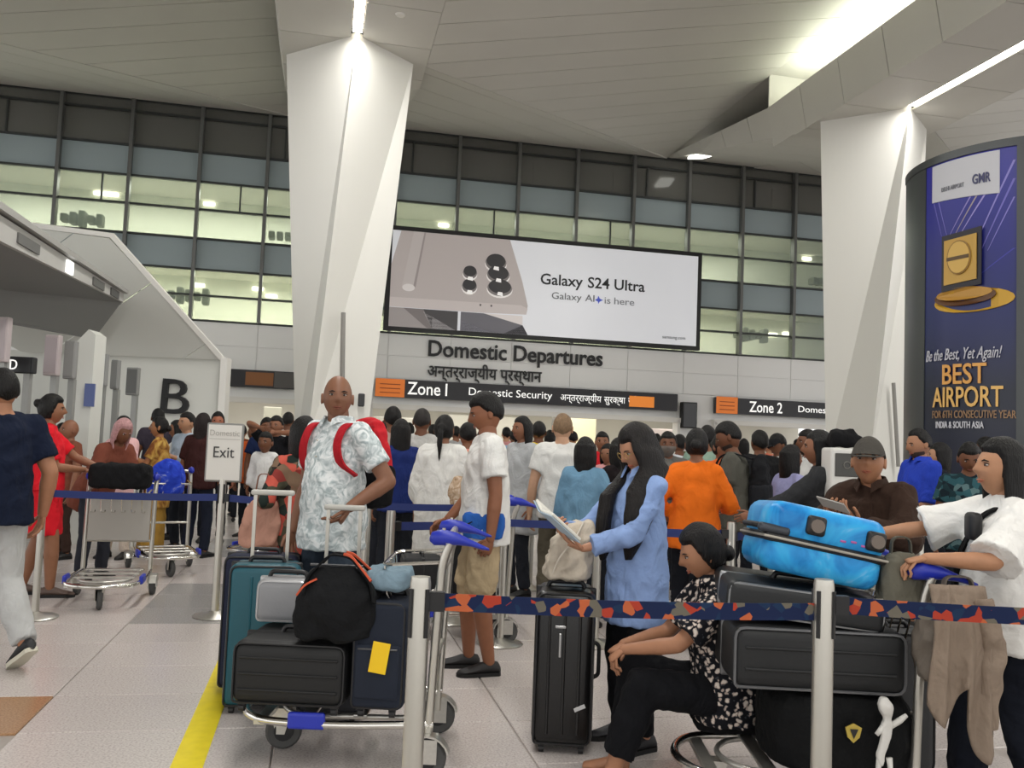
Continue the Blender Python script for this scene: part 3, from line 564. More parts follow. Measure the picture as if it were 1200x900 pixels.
def plaque(poly, r, c, name, emit=0, t=.02):
    m = MB(); n = len(poly)
    q = [((TR+r)*math.cos(R(a)), (TR+r)*math.sin(R(a)), z) for a, z in poly]; q2 = [((TR+r-t)*math.cos(R(a)), (TR+r-t)*math.sin(R(a)), z) for a, z in poly]
    m.add(q+q2, [tuple(range(n)), tuple(range(2*n-1, n-1, -1))] + [(i, (i+1) % n, n+(i+1) % n, n+i) for i in range(n)]); return m.build(name, mat('plq_'+c.strip('#'), c, .35, emit=emit), TT)
def ellp(a, z, ra, rz, n=22): return [(a+ra*math.cos(2*math.pi*k/n), z+rz*math.sin(2*math.pi*k/n)) for k in range(n)]
plaque(ellp(-144.5, 3.18, 19, .13), .02, '#c79a2a', 'award_base'); plaque(ellp(-148, 3.23, 15, .1), .03, '#5d3a1c', 'award_base'); plaque(ellp(-148, 3.26, 13.5, .07), .036, '#b98a3a', 'award_base')
plaque([(-158, 3.3), (-139, 3.34), (-139, 3.97), (-158, 3.93)], .05, '#1d1a22', 'award_frame'); plaque([(-156.5, 3.37), (-141, 3.4), (-141, 3.9), (-156.5, 3.87)], .058, '#c29a45', 'award_plate')
plaque(ellp(-149, 3.66, 5.8, .19), .064, '#8f6d2d', 'award_seal'); plaque(ellp(-149, 3.66, 5.2, .175), .07, '#d2ab57', 'award_seal'); plaque([(-154.5, 3.63), (-144, 3.64), (-144, 3.68), (-154.5, 3.67)], .076, '#59431f', 'award_text')
# ------------------------------------------------------------------ people
JOBS = []          # meshes that are grown into one skin after every figure has been laid out
def unit(v): v = V3(v); return v/(np.linalg.norm(v)+1e-9)
def rotv(v, ax, a):
    v = V3(v); ax = unit(ax); return v*math.cos(a) + np.cross(ax, v)*math.sin(a) + ax*(ax @ v)*(1-math.cos(a))
def ik(S, T, a, b, hint):
    S = V3(S); T = V3(T); d = T-S; L = np.linalg.norm(d); u = d/(L+1e-9); L = min(L, (a+b)*.995); T = S+u*L
    x = (a*a - b*b + L*L)/(2*L); y = math.sqrt(max(a*a-x*x, 1e-6)); h = V3(hint); h = h - u*(h @ u); h = unit(h)
    return S + u*x + h*y, T
def skin_mat(c):
    return mat('skin_'+c.strip('#'), c, .5, noise=.1, nscale=25, spec=.35)
EYEW = mat('eye_white', '#b3a79d', .3); EYED = mat('eye_dark', '#1b1310', .25); GOLD = mat('thin_gold', '#b99a5a', .3, .8)
def head_grid(n, m):
    """sculpted head around the origin, y forward, z up, about 0.225 tall; returns rings of points"""
    rows = []
    for i in range(m+1):
        t = math.pi*min(max(i/m, .012), .988); row = []
        for k in range(n):
            p = 2*math.pi*k/n + math.pi/2; d = np.array((math.sin(t)*math.cos(p), math.sin(t)*math.sin(p), math.cos(t)))
            x, y, z = d[0]*.074, d[1]*.094, d[2]*.114
            if z < 0:                                       # jaw narrows, chin comes forward
                q = min(1, -z/.11); x *= 1-.30*q*q; y *= (1-.16*q) if y > 0 else (1-.36*q)
                if y > 0: y += .006*q
            else:
                y = y*(1.0) - .006*(z/.11)
            if y > 0:
                f = max(0, d[1]); g = lambda cx, cz, sx, sz: math.exp(-((x-cx)/sx)**2-((z-cz)/sz)**2)*min(1, f*1.6)
                y += .021*g(0, -.018, .0095, .012) + .012*g(0, .002, .008, .02)          # nose
                y += .004*(g(.026, .026, .02, .008) + g(-.026, .026, .02, .008))            # brow
                y -= .010*(g(.031, .008, .014, .010) + g(-.031, .008, .014, .010))          # sockets
                y += .003*(g(.042, -.02, .018, .018) + g(-.042, -.02, .018, .018))          # cheeks
                y += .007*g(0, -.05, .022, .006) - .004*g(0, -.058, .02, .004) + .006*g(0, -.064, .018, .006) + .006*g(0, -.095, .02, .014)   # lips, chin
            row.append((x, y, z))
        rows.append(row)
    return rows
HEADS = {k: head_grid(*k) for k in ((40, 34), (24, 20), (16, 14))}
def hand(mb, W, d, nrm, side, curl=.5, s=1.0, n=6, spread=.08, pinch=0):
    """palm and five fingers from wrist W, pointing along d, palm facing nrm; side +1 right, -1 left"""
    d = unit(d); nrm = V3(nrm); nrm = unit(nrm - d*(nrm @ d)); x = np.cross(d, nrm)*side        # x: towards the thumb
    W = V3(W); L = .088*s
    cs = [W - d*.012*s, W + d*.01*s, W + d*L*.45, W + d*L*.85, W + d*L*1.02]; wd = [.021, .026, .037, .04, .035]; th = [.017, .017, .016, .013, .01]
    mb.loft(cs, [x*q*s for q in wd], [nrm*q*s for q in th], 10)
    for k, (ox, ln, st) in enumerate(((.029, .9, 0), (.0095, 1.0, .004), (-.0105, .93, .001), (-.0285, .74, -.008))):
        p = W + d*(L-.006+st)*1 + x*ox*s; dd = unit(d + x*spread*(1.5-k)*.6); pts = [p - dd*.02*s]; c = curl*(1+.08*k)
        for seg, fr in ((.044, .75), (.027, 1.0), (.021, .7)):
            dd = rotv(dd, np.cross(dd, nrm), c*fr); p = pts[-1] + dd*seg*ln*s + (dd*.02*s if len(pts) == 1 else 0); pts.append(p)
        r = .0088*s*(1 if k < 3 else .88); end = unit(pts[-1]-pts[-2]); pts.append(pts[-1] + end*r*.7); mb.tube(pts, [r*1.05, r, r*.95, r*.82, r*.35], n)
    b = W + d*.022*s + x*.022*s; dd = unit(d*.75 + x*(.75-.4*pinch) + nrm*(.35+.3*pinch)); p1 = b + dd*.042*s; dd = unit(dd + d*.55 - x*.35*curl + nrm*.35*curl); p2 = p1 + dd*.03*s; p3 = p2 + unit(dd - x*.3*curl)*.024*s
    mb.tube([b - dd*.012*s, b, p1, p2, p3, p3 + dd*.005*s], [.012*s, .0125*s, .0105*s, .0092*s, .008*s, .003*s], n)
def Mrot(yaw=0, pitch=0, roll=0): return Matrix.Rotation(yaw, 3, 'Z') @ Matrix.Rotation(pitch, 3, 'X') @ Matrix.Rotation(roll, 3, 'Y')
def job(o, mb, voxel, smooth, mats, extra=None, wrinkle=0, seed=0, mi=0):
    me = bpy.data.meshes.new('tmp'); me.from_pydata(mb.v, [], mb.f); o.data = me; JOBS.append((o, voxel, smooth, mats, extra, wrinkle, seed, mi))
def person(label, loc, yaw, h=1.7, lod=1, skin='#8d5f47', build=1.0, belly=0, fem=False, lean=0, side=0, twist=0, hunch=0, head=(0, 0), hroll=0,
           hip=None, feet=None, knees=None, RH=None, LH=None, relb=None, lelb=None, rhand=None, lhand=None, top=None, legs=None, hair=None, shoe='#1b1a1a', sole=None, group=None, face=True, shoes=True, cap_col=None, glasses=False, mask=None, beard=None, parts=None, hs=None):
    """one figure; loc on the ground, yaw in degrees of where it looks (0 = +x, 90 = away, 180 = -x, 270 = to the camera).
    Targets for hands and feet are in the person's own frame: x right, y forward, z up, in metres."""
    P = thing('person', label, 'person', loc, R(yaw-90), group); H = h; vox = (.010, .015, .021)[lod]; n = (14, 12, 10)[lod]
    X = np.array((1., 0, 0)); Yv = np.array((0, 1., 0)); Z = np.array((0, 0, 1.))
    hz = hip if hip is not None else .525*H
    pel = np.array((0, 0, hz + .015*H)); up = rotv(Z, X, -R(lean)); up = rotv(up, Yv, R(side)); fw = np.cross(up, X); fw = unit(fw); rt = rotv(X, up, R(twist)); fwt = rotv(fw, up, R(twist))
    hipsX = rotv(X, Z, 0)
    sc = pel + up*.262*H + fwt*hunch*.03; nb = pel + up*.298*H + fwt*hunch*.045; un = unit(up*.55 + Z*.45 + fwt*(.12 + hunch*.35)); HS = (hs or (.246 if not fem else .236))*(.55+.45*H/1.7); hk = HS/.228
    hc = nb + un*(.034*H + .075*hk)*1.0
    sw = (.101 if not fem else .09)*H*(.6+.4*build)
    Sh = {1: sc + rt*sw, -1: sc - rt*sw}; a_, b_ = .172*H, .152*H
    kk = .5+.5*build
    arms = {}
    for s, tgt, eh in ((1, RH, relb), (-1, LH, lelb)):
        if tgt is None: tgt = Sh[s] + np.array((s*.05*H, .035*H, -.315*H)) + (fw*.0)
        T = V3(tgt); eh = eh if eh is not None else (s*.45, -.8, -.35)
        E_, Wp = ik(Sh[s], T, a_, b_, eh); arms[s] = (Sh[s], E_, Wp)
    lg = {}
    for s in (1, -1):
        hp = np.array((s*.052*H, 0, hz)); ft = V3((feet or {}).get(s, (s*.075*H*.9, .0, 0))); ank = ft + Z*.05*H*.9
        K, A_ = ik(hp, ank, .246*H, .238*H, (knees or {}).get(s, (s*.1, 1, 0))); lg[s] = (hp, K, A_)
    # ---- body: one skin
    m = MB(); bw = build
    TS = [(-.055, .085, .062, 0), (0, .096, .07, 0), (.06, .084+.012*(bw-1)*4, .062+belly*.3, belly*.25), (.13, .088, .066+belly*.2, belly*.15), (.2, .098 if not fem else .09, .066, .004), (.25, .1 if not fem else .086, .054, -.004), (.285, .06, .042, -.004), (.3, .034, .034, 0)]
    fem_hip = 1.06 if fem else 1
    def tor(t, wd, dp, off, infl=0, k=1):
        f = max(0, min(1, t/.2)); r_ = unit(X*(1-f) + rt*f); f_ = unit(fw*(1-f) + fwt*f); return pel + up*t*H + f_*off*H, r_*(wd*H*kk*(fem_hip if t < .04 else 1)*k + infl), f_*(dp*H*kk*k + infl)
    q = [tor(*t) for t in TS]; m.loft([a[0] for a in q], [a[1]*.93 for a in q], [a[2]*.93 for a in q], n+4)
    m.cap(nb - un*.02*H, hc - un*.02, .034*H*(.9 if fem else 1.03), .031*H*(.88 if fem else 1.03), n)
    for s in (1, -1):
        S, E_, Wp = arms[s]; rk = kk*(.86 if fem else 1); m.cap(nb - up*.012*H, S - up*.002*H, .034*H, .029*H*rk, n)
        m.cap(S, S + (E_-S)*.5, .034*H*rk, .030*H*rk, n); m.cap(S + (E_-S)*.4, E_, .030*H*rk, .0245*H*rk, n); m.cap(E_, E_ + (Wp-E_)*.35, .0245*H*rk, .0255*H*rk, n); m.cap(E_ + (Wp-E_)*.3, Wp, .025*H*rk, .0160*H*rk, n)
        hp, K, A_ = lg[s]; m.cap(hp, K, .05*H*kk, .033*H*kk, n); m.cap(K, K + (A_-K)*.35, .032*H*kk, .034*H*kk, n); m.cap(K + (A_-K)*.3, A_, .034*H*kk, .021*H*kk, n)
        fd = (feet or {}).get('d%d' % s, (s*.12, 1, 0)); fd = unit(fd)
        if not shoes or shoe == 'none':
            pts = [A_ - fd*.04 - Z*.035, A_ + fd*.02 - Z*.03, A_ + fd*.1 - Z*.045*1, A_ + fd*.17 - Z*.052]; sx = unit(np.cross(fd, Z)); m.loft(pts, [sx*.025, sx*.032, sx*.042, sx*.03], [Z*.03, Z*.034, Z*.022, Z*.012], n)
    ex = MB(); hd = MB(); HM = Mrot(R(twist)*1 + R(head[0]), R(head[1]), R(hroll)); HM = Matrix(((rt[0], fwt[0], 0), (rt[1], fwt[1], 0), (0, 0, 1))) @ Mrot(R(head[0]), R(head[1]), R(hroll))
    def hp_(p): return np.array(HM @ Vector((p[0]*hk, p[1]*hk, p[2]*hk))) + hc
    G = HEADS[((40, 34), (24, 20), (16, 14))[lod]]
    hd.rings([[hp_(p) for p in r] for r in G])
    for s in (1, -1):       # ears
        e = Mrot(0, 0, 0); hd.loft([hp_((s*(.070+d), -.006-d*.5, -.008)) for d in (-.008, .004, .012, .015)], [hp_((0, .012*w_, 0))-hc for w_ in (1, 1.2, 1.25, .7)], [hp_((0, -.004*w_, .022*w_))-hc for w_ in (.8, 1.2, 1.3, .8)], 8)
    nskin = len(hd.f)
    if face and lod < 2:
        for s in (1, -1):
            hd.ell(hp_((s*.031, .076, .008)), (.0125*hk, .007*hk, .0048*hk), 10, 6, 1, HM); hd.ell(hp_((s*.031, .0825, .0078)), (.0054*hk, .003*hk, .0047*hk), 8, 5, 2, HM)
            hd.tube([hp_((s*x, y, z)) for x, y, z in ((.014, .0885, .022), (.03, .087, .0275), (.046, .076, .023))], [.0022*hk, .0034*hk, .0015*hk], 6, 3)      # brow
            hd.tube([hp_((s*x, y, z)) for x, y, z in ((.017, .081, .0135), (.031, .0845, .0165), (.046, .0735, .0115))], .0016*hk, 5, 2)     # lid line
        hd.tube([hp_((x, y, z)) for x, y, z in ((-.024, .077, -.0555), (-.01, .0865, -.0535), (0, .0873, -.0545), (.01, .0865, -.0535), (.024, .077, -.0555))], [.001*hk, .0036*hk, .0036*hk, .0036*hk, .001*hk], 6, 4)
        hd.tube([hp_((x, y, z)) for x, y, z in ((-.02, .078, -.0595), (0, .0868, -.0635), (.02, .078, -.0595))], [.001*hk, .0042*hk, .001*hk], 6, 4)
    elif face:
        for s in (1, -1): hd.ell(hp_((s*.031, .081, .01)), (.015*hk, .006*hk, .007*hk), 6, 4, 2, HM)
    for s, hv in ((1, rhand), (-1, lhand)):
        S, E_, Wp = arms[s]; hv = hv or {}; d = unit(V3(hv['d'])) if 'd' in hv else unit(unit(Wp-E_) + Z*(-.25 if RH is None else 0)); nn = V3(hv.get('n', (-s*1, .1, -.1)))
        hand(ex, Wp, d, nn, s, hv.get('curl', .45), (.98 if not fem else .88)*H/1.7, (7, 6, 5)[lod], hv.get('spread', .08), hv.get('pinch', 0))
    sk = skin_mat(skin); lip = mat('lip_'+skin.strip('#'), [x*(.97, .76, .74)[i] for i, x in enumerate([int(skin[j:j+2], 16)/255 for j in (1, 3, 5)])], .45)
    HMAT = mat('hair_'+(hair or {}).get('c', '#0d0a09').strip('#'), (hair or {}).get('c', '#0d0a09'), .5, noise=.35, nscale=55, bump=.9, bscale=150, spec=.3, stretch=(1, 1, .12))
    body = link('body', None if False else bpy.data.meshes.new('b'), P); job(body, m, vox, 4, [sk, EYEW, EYED, HMAT, lip], (ex, hd), 0)
    # ---- clothes
    wk = (.0055, .005, .004)[lod]
    if top:
        c = top; s_ = MB(); inf = c.get('loose', .012); hem = c.get('hem', -.06); fl = c.get('flare', 1.0)
        S2 = [(hem, .098*fl, .076*fl+belly*.25, belly*.2)] + ([(hem+.03, .1*(1+(fl-1)*.8), .077*(1+(fl-1)*.8)+belly*.25, belly*.2)]) + [t for t in TS[1:7] if t[0] > hem+.04] + [(.296, .044, .042, -.003)]
        if hem < -.12: S2.insert(2, (hem*.5, .1*(1+(fl-1)*.6), .075*(1+(fl-1)*.5), belly*.2))
        S2 = [(t[0], max(t[1], .106 if t[0] < .05 else .098) if t[0] < .12 else t[1]*1.03, max(t[2], (.083 if t[0] < .05 else .076) + belly*.3) if t[0] < .16 else t[2], t[3]) for t in S2]; q = [tor(*t, infl=inf if t[0] < .28 else .002) for t in S2]
        s_.loft([a[0] for a in q], [a[1] for a in q], [a[2] for a in q], n+6)
        for s in (1, -1):
            S, E_, Wp = arms[s]; rk = kk*(.86 if fem else 1); ln = c.get('sleeve', .55); w0 = .0365*H*rk + inf*.6 + .006; w1 = (.034*H*rk + inf*.85 + .003); s_.cap(nb - up*.016*H, S - up*.002*H, .034*H + .010, .033*H*rk + inf*.5 + .006, n)
            if ln <= 1: s_.cap(S - rt*s*.01, S + (E_-S)*.35, w0, w1, n); a0 = S + (E_-S)*.3; a1 = S + (E_-S)*ln; s_.tube([a0, a0 + (a1-a0)*.5, a1], [w1, w1*1.0, w1*c.get('cuff', 1.04)], n)
            else:
                f = ln-1; s_.cap(S - rt*s*.01, E_, w0, w1*.9, n); e1 = E_ + (Wp-E_)*f; s_.cap(E_, E_ + (e1-E_)*.8, w1*.9, w1*.78, n); s_.tube([E_, E_ + (e1-E_)*.6, e1], [w1*.85, w1*.8, w1*c.get('cuff', .72)], n)
        o = link(c.get('name', 'shirt'), bpy.data.meshes.new('c'), P); job(o, s_, vox*1.25, 3, [c['m']], None, c.get('wrinkle', wk), sum(map(ord, label)) % 97)
        if c.get('collar'):
            k_ = MB(); pts = []
            for j in range(13):
                a = math.pi*(.5) + (j/12-.5)*math.pi*1.72 + math.pi; pts.append(nb + un*.012 - fwt*.0 + (rt*math.cos(a)*.043*H*.98 + fwt*math.sin(a)*.046*H)*1.0 - (Z*.018 if j in (0, 12) else 0))
            for lo, hi in ((0, 1),):
                A1 = [p + Z*.024 - (p-nb)*.04 for p in pts]; B1_ = [p - Z*.014 + (p-nb)*.22 for p in pts]; vv = []
                for a, b2 in zip(A1, B1_): vv += [a, b2]
                k_.add(vv + [v + (V3(v)-nb)*.1 for v in vv], [(2*i, 2*i+2, 2*i+3, 2*i+1) for i in range(12)] + [(26+2*i+1, 26+2*i+3, 26+2*i+2, 26+2*i) for i in range(12)] + [(2*i, 26+2*i, 26+2*i+2, 2*i+2) for i in range(12)] + [(2*i+1, 2*i+3, 26+2*i+3, 26+2*i+1) for i in range(12)] + [(0, 1, 27, 26), (24, 50, 51, 25)])
            k_.build('collar', c.get('cm', c['m']), o, smooth=50)
        if c.get('buttons'):
            for j in range(5):
                t = .04 + j*.05; p = pel + up*t*H + fwt*(.067*H*kk + inf + belly*H*.42*(1-abs(t-.08)*4 if abs(t-.08) < .25 else 0)); k_ = MB(); k_.ell(p, (.006, .005, .006), 8, 5); k_.build('button', mat('button', '#c9c4b8', .4), o)
    if legs:
        c = legs; l_ = MB(); kind = c.get('kind', 'trousers'); w_ = c.get('w', 1.0)
        if kind == 'skirt':
            ht = c.get('to', .28)*H; zt = pel[2] + .05*H; cs = []; A1 = []; B1_ = []
            mid = (lg[1][1]+lg[-1][1])/2
            for t in np.linspace(0, 1, 7):
                z = zt + (ht-zt)*t; cx = np.array((0, mid[1]*min(1, t*1.1)*.6, z)); fl = 1 + (c.get('flare', 1.2)-1)*t; cs.append(cx); A1.append(X*(.098 if t > .15 else .088)*H*kk*fl*fem_hip); B1_.append(Yv*(.075*H*kk*fl + .008))
            l_.loft(cs, A1, B1_, n+8)
        else:
            q = [tor(*t, infl=.006) for t in ((-.05, .092, .072, 0), (0, .1, .076, 0), (.045, .086, .062+belly*.2, belly*.2))]; l_.loft([a[0] for a in q], [a[1] for a in q], [a[2] for a in q], n+4)
            to = c.get('to', 1.0)
            for s in (1, -1):
                hp, K, A_ = lg[s]; l_.cap(hp - Z*.0, K, .056*H*kk, .042*H*kk*w_, n)
                if kind == 'shorts':
                    e = hp + (K-hp)*c.get('len', .92); l_.tube([hp, hp + (e-hp)*.6, e], [.056*H*kk, .056*H*kk*w_, .056*H*kk*w_], n)
                else:
                    e = K + (A_-K)*to; l_.cap(K, K + (A_-K)*.3, .042*H*kk*w_, .04*H*kk*w_, n); l_.tube([K, K + (e-K)*.5, e], [.041*H*kk*w_, .040*H*kk*w_, c.get('cuff', .036)*H*kk*w_], n)
        o = link(c.get('name', kind if kind != 'skirt' else 'skirt'), bpy.data.meshes.new('c'), P); job(o, l_, vox*1.3, 3, [c['m']], None, wk*.9, sum(map(ord, label)) % 89)
    # ---- shoes
    if shoes and shoe != 'none':
        for s in (1, -1):
            hp, K, A_ = lg[s]; fd = unit((feet or {}).get('d%d' % s, (s*.12, 1, 0))); sx = unit(np.cross(fd, Z)); uz = np.cross(sx, fd); L = .27*H/1.7; base = A_ - uz*.047*H*.95
            ys = (-.07, -.055, -.01, .05, .1, .15, .185, .197); hw = (.022, .034, .035, .039, .045, .043, .03, .012); ht = (.05, .075, .085, .075, .055, .042, .034, .02)
            k_ = MB(); rs = []
            for y, w_, t in zip(ys, hw, ht):
                c_ = base + fd*y*H/1.7; ring = []
                for j in range(12):
                    a = 2*math.pi*j/12; zz = max(.0, .5+.5*math.sin(a)) ** .8; ring.append(c_ + sx*math.cos(a)*w_*(1 if math.sin(a) < .3 else .82)*H/1.7 + uz*(.004 + zz*t)*H/1.7)
                rs.append(ring)
            k_.rings(rs); sh = k_.build('shoe', mat('shoe_'+shoe.strip('#'), shoe, .6), P, smooth=60)
            if lod < 2:
                k_ = MB(); k_.rings([[base + fd*y*H/1.7 + sx*c2*w_*1.08*H/1.7 + uz*zz for y, w_, c2 in [(y, w_, 1) for y, w_ in zip(ys, hw)] + [(y, w_, -1) for y, w_ in list(zip(ys, hw))[::-1]]] for zz in (-.004, .02)]); k_.build('sole', mat('sole_'+(sole or '#0f0f0f').strip('#'), sole or '#0f0f0f', .7), sh)
    # ---- hair
    if hair:
        c = hair; st = c.get('s', 'short'); hb = MB(); rows = []
        thick = c.get('t', .0125)
        for r in G:
            row = []
            for x, y, z in r:
                L = math.sqrt(x*x+y*y+z*z); ang = math.degrees(math.atan2(y, abs(x)+1e-6))       # 90 front, -90 back
                if st == 'short': lim = .050 if ang > 30 else (.050 - (30-ang)/50*.075 if ang > -20 else (-.025 - (-20-ang)/70*.035)); lim += c.get('recede', 0)*(1 if ang > 20 else 0)
                elif st == 'bald': lim = (.2 if ang > 0 else .05 if ang > -10 else -.02) ; lim = .03 if -30 < ang < 5 and z < .03 else lim; lim = lim if ang < 5 else .3
                else: lim = .056 if ang > 38 else (.056 - (38-ang)/38*.12 if ang > 0 else -.075)
                mk = max(0, min(1, (z-lim)/.014)); off = thick*mk*(1+.35*max(0, z)/.1) - .007*(1-mk); k2 = 1 + off/L; row.append(hp_((x*k2, y*k2, z*k2)))
            rows.append(row)
        hb.rings(rows); ho = None; long_ = MB()
        if st in ('long', 'bob', 'wavy'):
            ln = {'long': .36, 'bob': .17, 'wavy': .26}[st]*c.get('len', 1)
            rings_ = []
            for t in np.linspace(0, 1, 9):
                z = .055 - t*(ln+.06); wx = .088 + .012*math.sin(t*3) - .016*t*t; front = c.get('front', .03) - .02*t; back = -.108 + .028*max(0, t-.35)
                if z < -.13: pass
                ring = []
                for j in range(18):          # a crescent open to the face
                    a = math.pi*(1.0*j/17); ring.append(np.array((math.cos(a)*wx, front + (back-front)*math.sin(a)**.7, z)))
                inner = []
                for j in range(17, -1, -1):
                    a = math.pi*(1.0*j/17); inner.append(np.array((math.cos(a)*(wx-.024), front + .004 + (back+.04-front)*math.sin(a)**.7, z)))
                rr = []
                for p in ring + inner:
                    w3 = hp_((p[0], p[1], max(p[2], -.10)))
                    dn = min(0, p[2]+.10)*hk; rr.append(w3 + Z*dn + up*0 + (np.array(c.get('sway', (0, 0, 0)))*(-dn)))
                rings_.append(rr)
            long_.rings(rings_)
        if st in ('bun', 'pony', 'low_bun'):
            bz = c.get('bz', .02); hb2 = long_; hb2.ell(hp_((0, -.108, bz)), (.04*hk, .034*hk, .038*hk), 12, 8, None, HM)
            if st == 'pony':
                p0 = hp_((0, -.115, bz)); pts = [p0, p0 - fwt*.035 - Z*.05, p0 - fwt*.04 - Z*.13, p0 - fwt*.03 - Z*c.get('len', .26)]; long_.tube(pts, [.022, .03, .027, .008], 8)
        for pts, rr in c.get('locks', ()):
            long_.loft([(V3(p) if q else hp_(p)) for p, q in pts], [X*a for a, b in rr], [Yv*b for a, b in rr], 12)
        ho = link(c.get('name', 'hair'), bpy.data.meshes.new('h'), P); cm = MB(); cm.v = hb.v + long_.v; cm.f = hb.f + [tuple(i+len(hb.v) for i in f) for f in long_.f]; cm.m = [0]*len(cm.f)
        job(ho, cm, (.0075, .011, .016)[lod], 2, [HMAT], None, .002, 5)
    if beard:
        k_ = MB(); rows = []
        for r in G:
            row = []
            for x, y, z in r:
                mk = max(0, min(1, (-.046-z)/.01))*max(0, min(1, (y+.02)/.02)); L = math.sqrt(x*x+y*y+z*z); mk *= 0 if (abs(x) < .02 and -.067 < z < -.05) else 1; k2 = 1 + (.006*mk - .008*(1-mk))/L; row.append(hp_((x*k2, y*k2, z*k2)))
            rows.append(row)
        k_.rings(rows); k_.build('beard', mat('beard_'+beard.strip('#'), beard, .8), P, smooth=True)
    if cap_col:
        k_ = MB(); rows = []
        for r in G[:len(G)//2]:
            rows.append([hp_((x*1.13, y*1.11, max(z*1.12, .03 - .01*(y < 0)))) for x, y, z in r])
        k_.rings(rows); co = k_.build('cap', cap_col, P, smooth=50)
        k_ = MB(); k_.rings([[hp_((.078*math.cos(a)*q, .058 + .10*math.sin(a)*q, .038 - .022*max(0, math.sin(a))*q*1.25 - .012*(1-q) + dz + .012*math.cos(a)**2*-1)) for a in [math.pi*j/14 for j in range(15)]] for q, dz in ((1, .0), (1, .006), (.2, .008))]); k_.build('cap_brim', cap_col, co, smooth=50)
    if glasses:
        k_ = MB()
        for s in (1, -1):
            k_.tube([hp_((s*.033 + .021*math.cos(a), .098 - abs(.3*math.cos(a)*.01), .004 + .018*math.sin(a))) for a in [2*math.pi*j/14 for j in range(14)]], .0014, 4, closed=True); k_.tube([hp_((s*.054, .096, .008)), hp_((s*.074, .06, .008)), hp_((s*.076, 0, .004))], .0014, 4)
        k_.tube([hp_((-.012, .099, .008)), hp_((.012, .099, .008))], .0014, 4); k_.build('glasses', GOLD, P)
    if mask:
        k_ = MB(); rows = []
        for r in G:
            row = []
            for x, y, z in r:
                mk = 1 if (z < -.012 and y > .015) else 0; L = math.sqrt(x*x+y*y+z*z); k2 = 1 + (.008*mk - .01*(1-mk))/L; row.append(hp_((x*k2, y*k2, z*k2)))
            rows.append(row)
        k_.rings(rows); k_.build('face_mask', mask, P, smooth=True)
    M4 = Matrix.Translation(loc) @ Matrix.Rotation(R(yaw-90), 4, 'Z')
    inf_ = dict(P=P, nb=nb, un=un, hc=hc, arms=arms, lg=lg, pel=pel, up=up, fw=fwt, rt=rt, M=M4, hp=hp_, hk=hk, sc=sc)
    inf_['W'] = lambda p: M4 @ Vector(tuple(p))
    return inf_
def to_local(p, loc, yaw):
    return tuple(Matrix.Rotation(-R(yaw-90), 3, 'Z') @ (Vector(p) - Vector(loc)))
def grow_people():
    """turn every overlapping layout into one continuous smooth skin, in one pass"""
    for o, vox, sm_, mats, ex, wr, seed, mi in JOBS:
        r = o.modifiers.new('r', 'REMESH'); r.mode = 'VOXEL'; r.voxel_size = vox; r.adaptivity = 0
        s = o.modifiers.new('s', 'SMOOTH'); s.factor = .5; s.iterations = sm_
    dg = bpy.context.evaluated_depsgraph_get()
    for o, vox, sm_, mats, ex, wr, seed, mi in JOBS:
        me = bpy.data.meshes.new_from_object(o.evaluated_get(dg)); nv = len(me.vertices); co = np.empty(nv*3); me.vertices.foreach_get('co', co); co = co.reshape(-1, 3)
        nl = len(me.loops); lv = np.empty(nl, int); me.loops.foreach_get('vertex_index', lv); ls = np.empty(len(me.polygons), int); me.polygons.foreach_get('loop_start', ls)
        if wr and nv:
            no = np.empty(nv*3); me.vertices.foreach_get('normal', no); no = no.reshape(-1, 3); g = np.random.default_rng(seed + 3); dsp = np.zeros(nv)
            for k in range(7):
                f = g.normal(size=3); f = f/np.linalg.norm(f)*g.uniform(16, 46); f[2] *= .75; w = np.sin(co @ f + g.uniform(0, 6) + 1.4*np.sin(co @ (g.normal(size=3)*11))); dsp += (1-np.abs(w))*2-1
            co = co + no*(dsp/7*wr*2.4)[:, None]
        old = o.data; new = bpy.data.meshes.new(o.name)
        fl = lv; starts = ls; tot = np.diff(np.append(ls, nl)); midx = np.zeros(len(ls), int)
        V = [co]; base = nv; FL = [fl]; TOT = [tot]; MI = [midx]
        for e in (ex or ()):
            V.append(np.array(e.v)); FL.append(np.concatenate([np.array(f) for f in e.f]) + base); TOT.append(np.array([len(f) for f in e.f])); MI.append(np.array(e.m)); base += len(e.v)
        V = np.concatenate(V); FL = np.concatenate(FL); TOT = np.concatenate(TOT); MI = np.concatenate(MI)
        new.vertices.add(len(V)); new.vertices.foreach_set('co', V.ravel()); new.loops.add(len(FL)); new.loops.foreach_set('vertex_index', FL.astype(np.int32)); new.polygons.add(len(TOT))
        new.polygons.foreach_set('loop_start', np.concatenate([[0], np.cumsum(TOT)[:-1]]).astype(np.int32)); new.polygons.foreach_set('material_index', MI.astype(np.int32)); new.update(calc_edges=True); new.validate()
        for q in mats: new.materials.append(q)
        new.polygons.foreach_set('use_smooth', [True]*len(new.polygons))
        if ex:
            bm = bmesh.new(); bm.from_mesh(new); bmesh.ops.recalc_face_normals(bm, faces=bm.faces); bm.to_mesh(new); bm.free()
        o.modifiers.clear(); o.data = new; bpy.data.meshes.remove(old)
        bpy.data.meshes.remove(me)
    JOBS.clear()
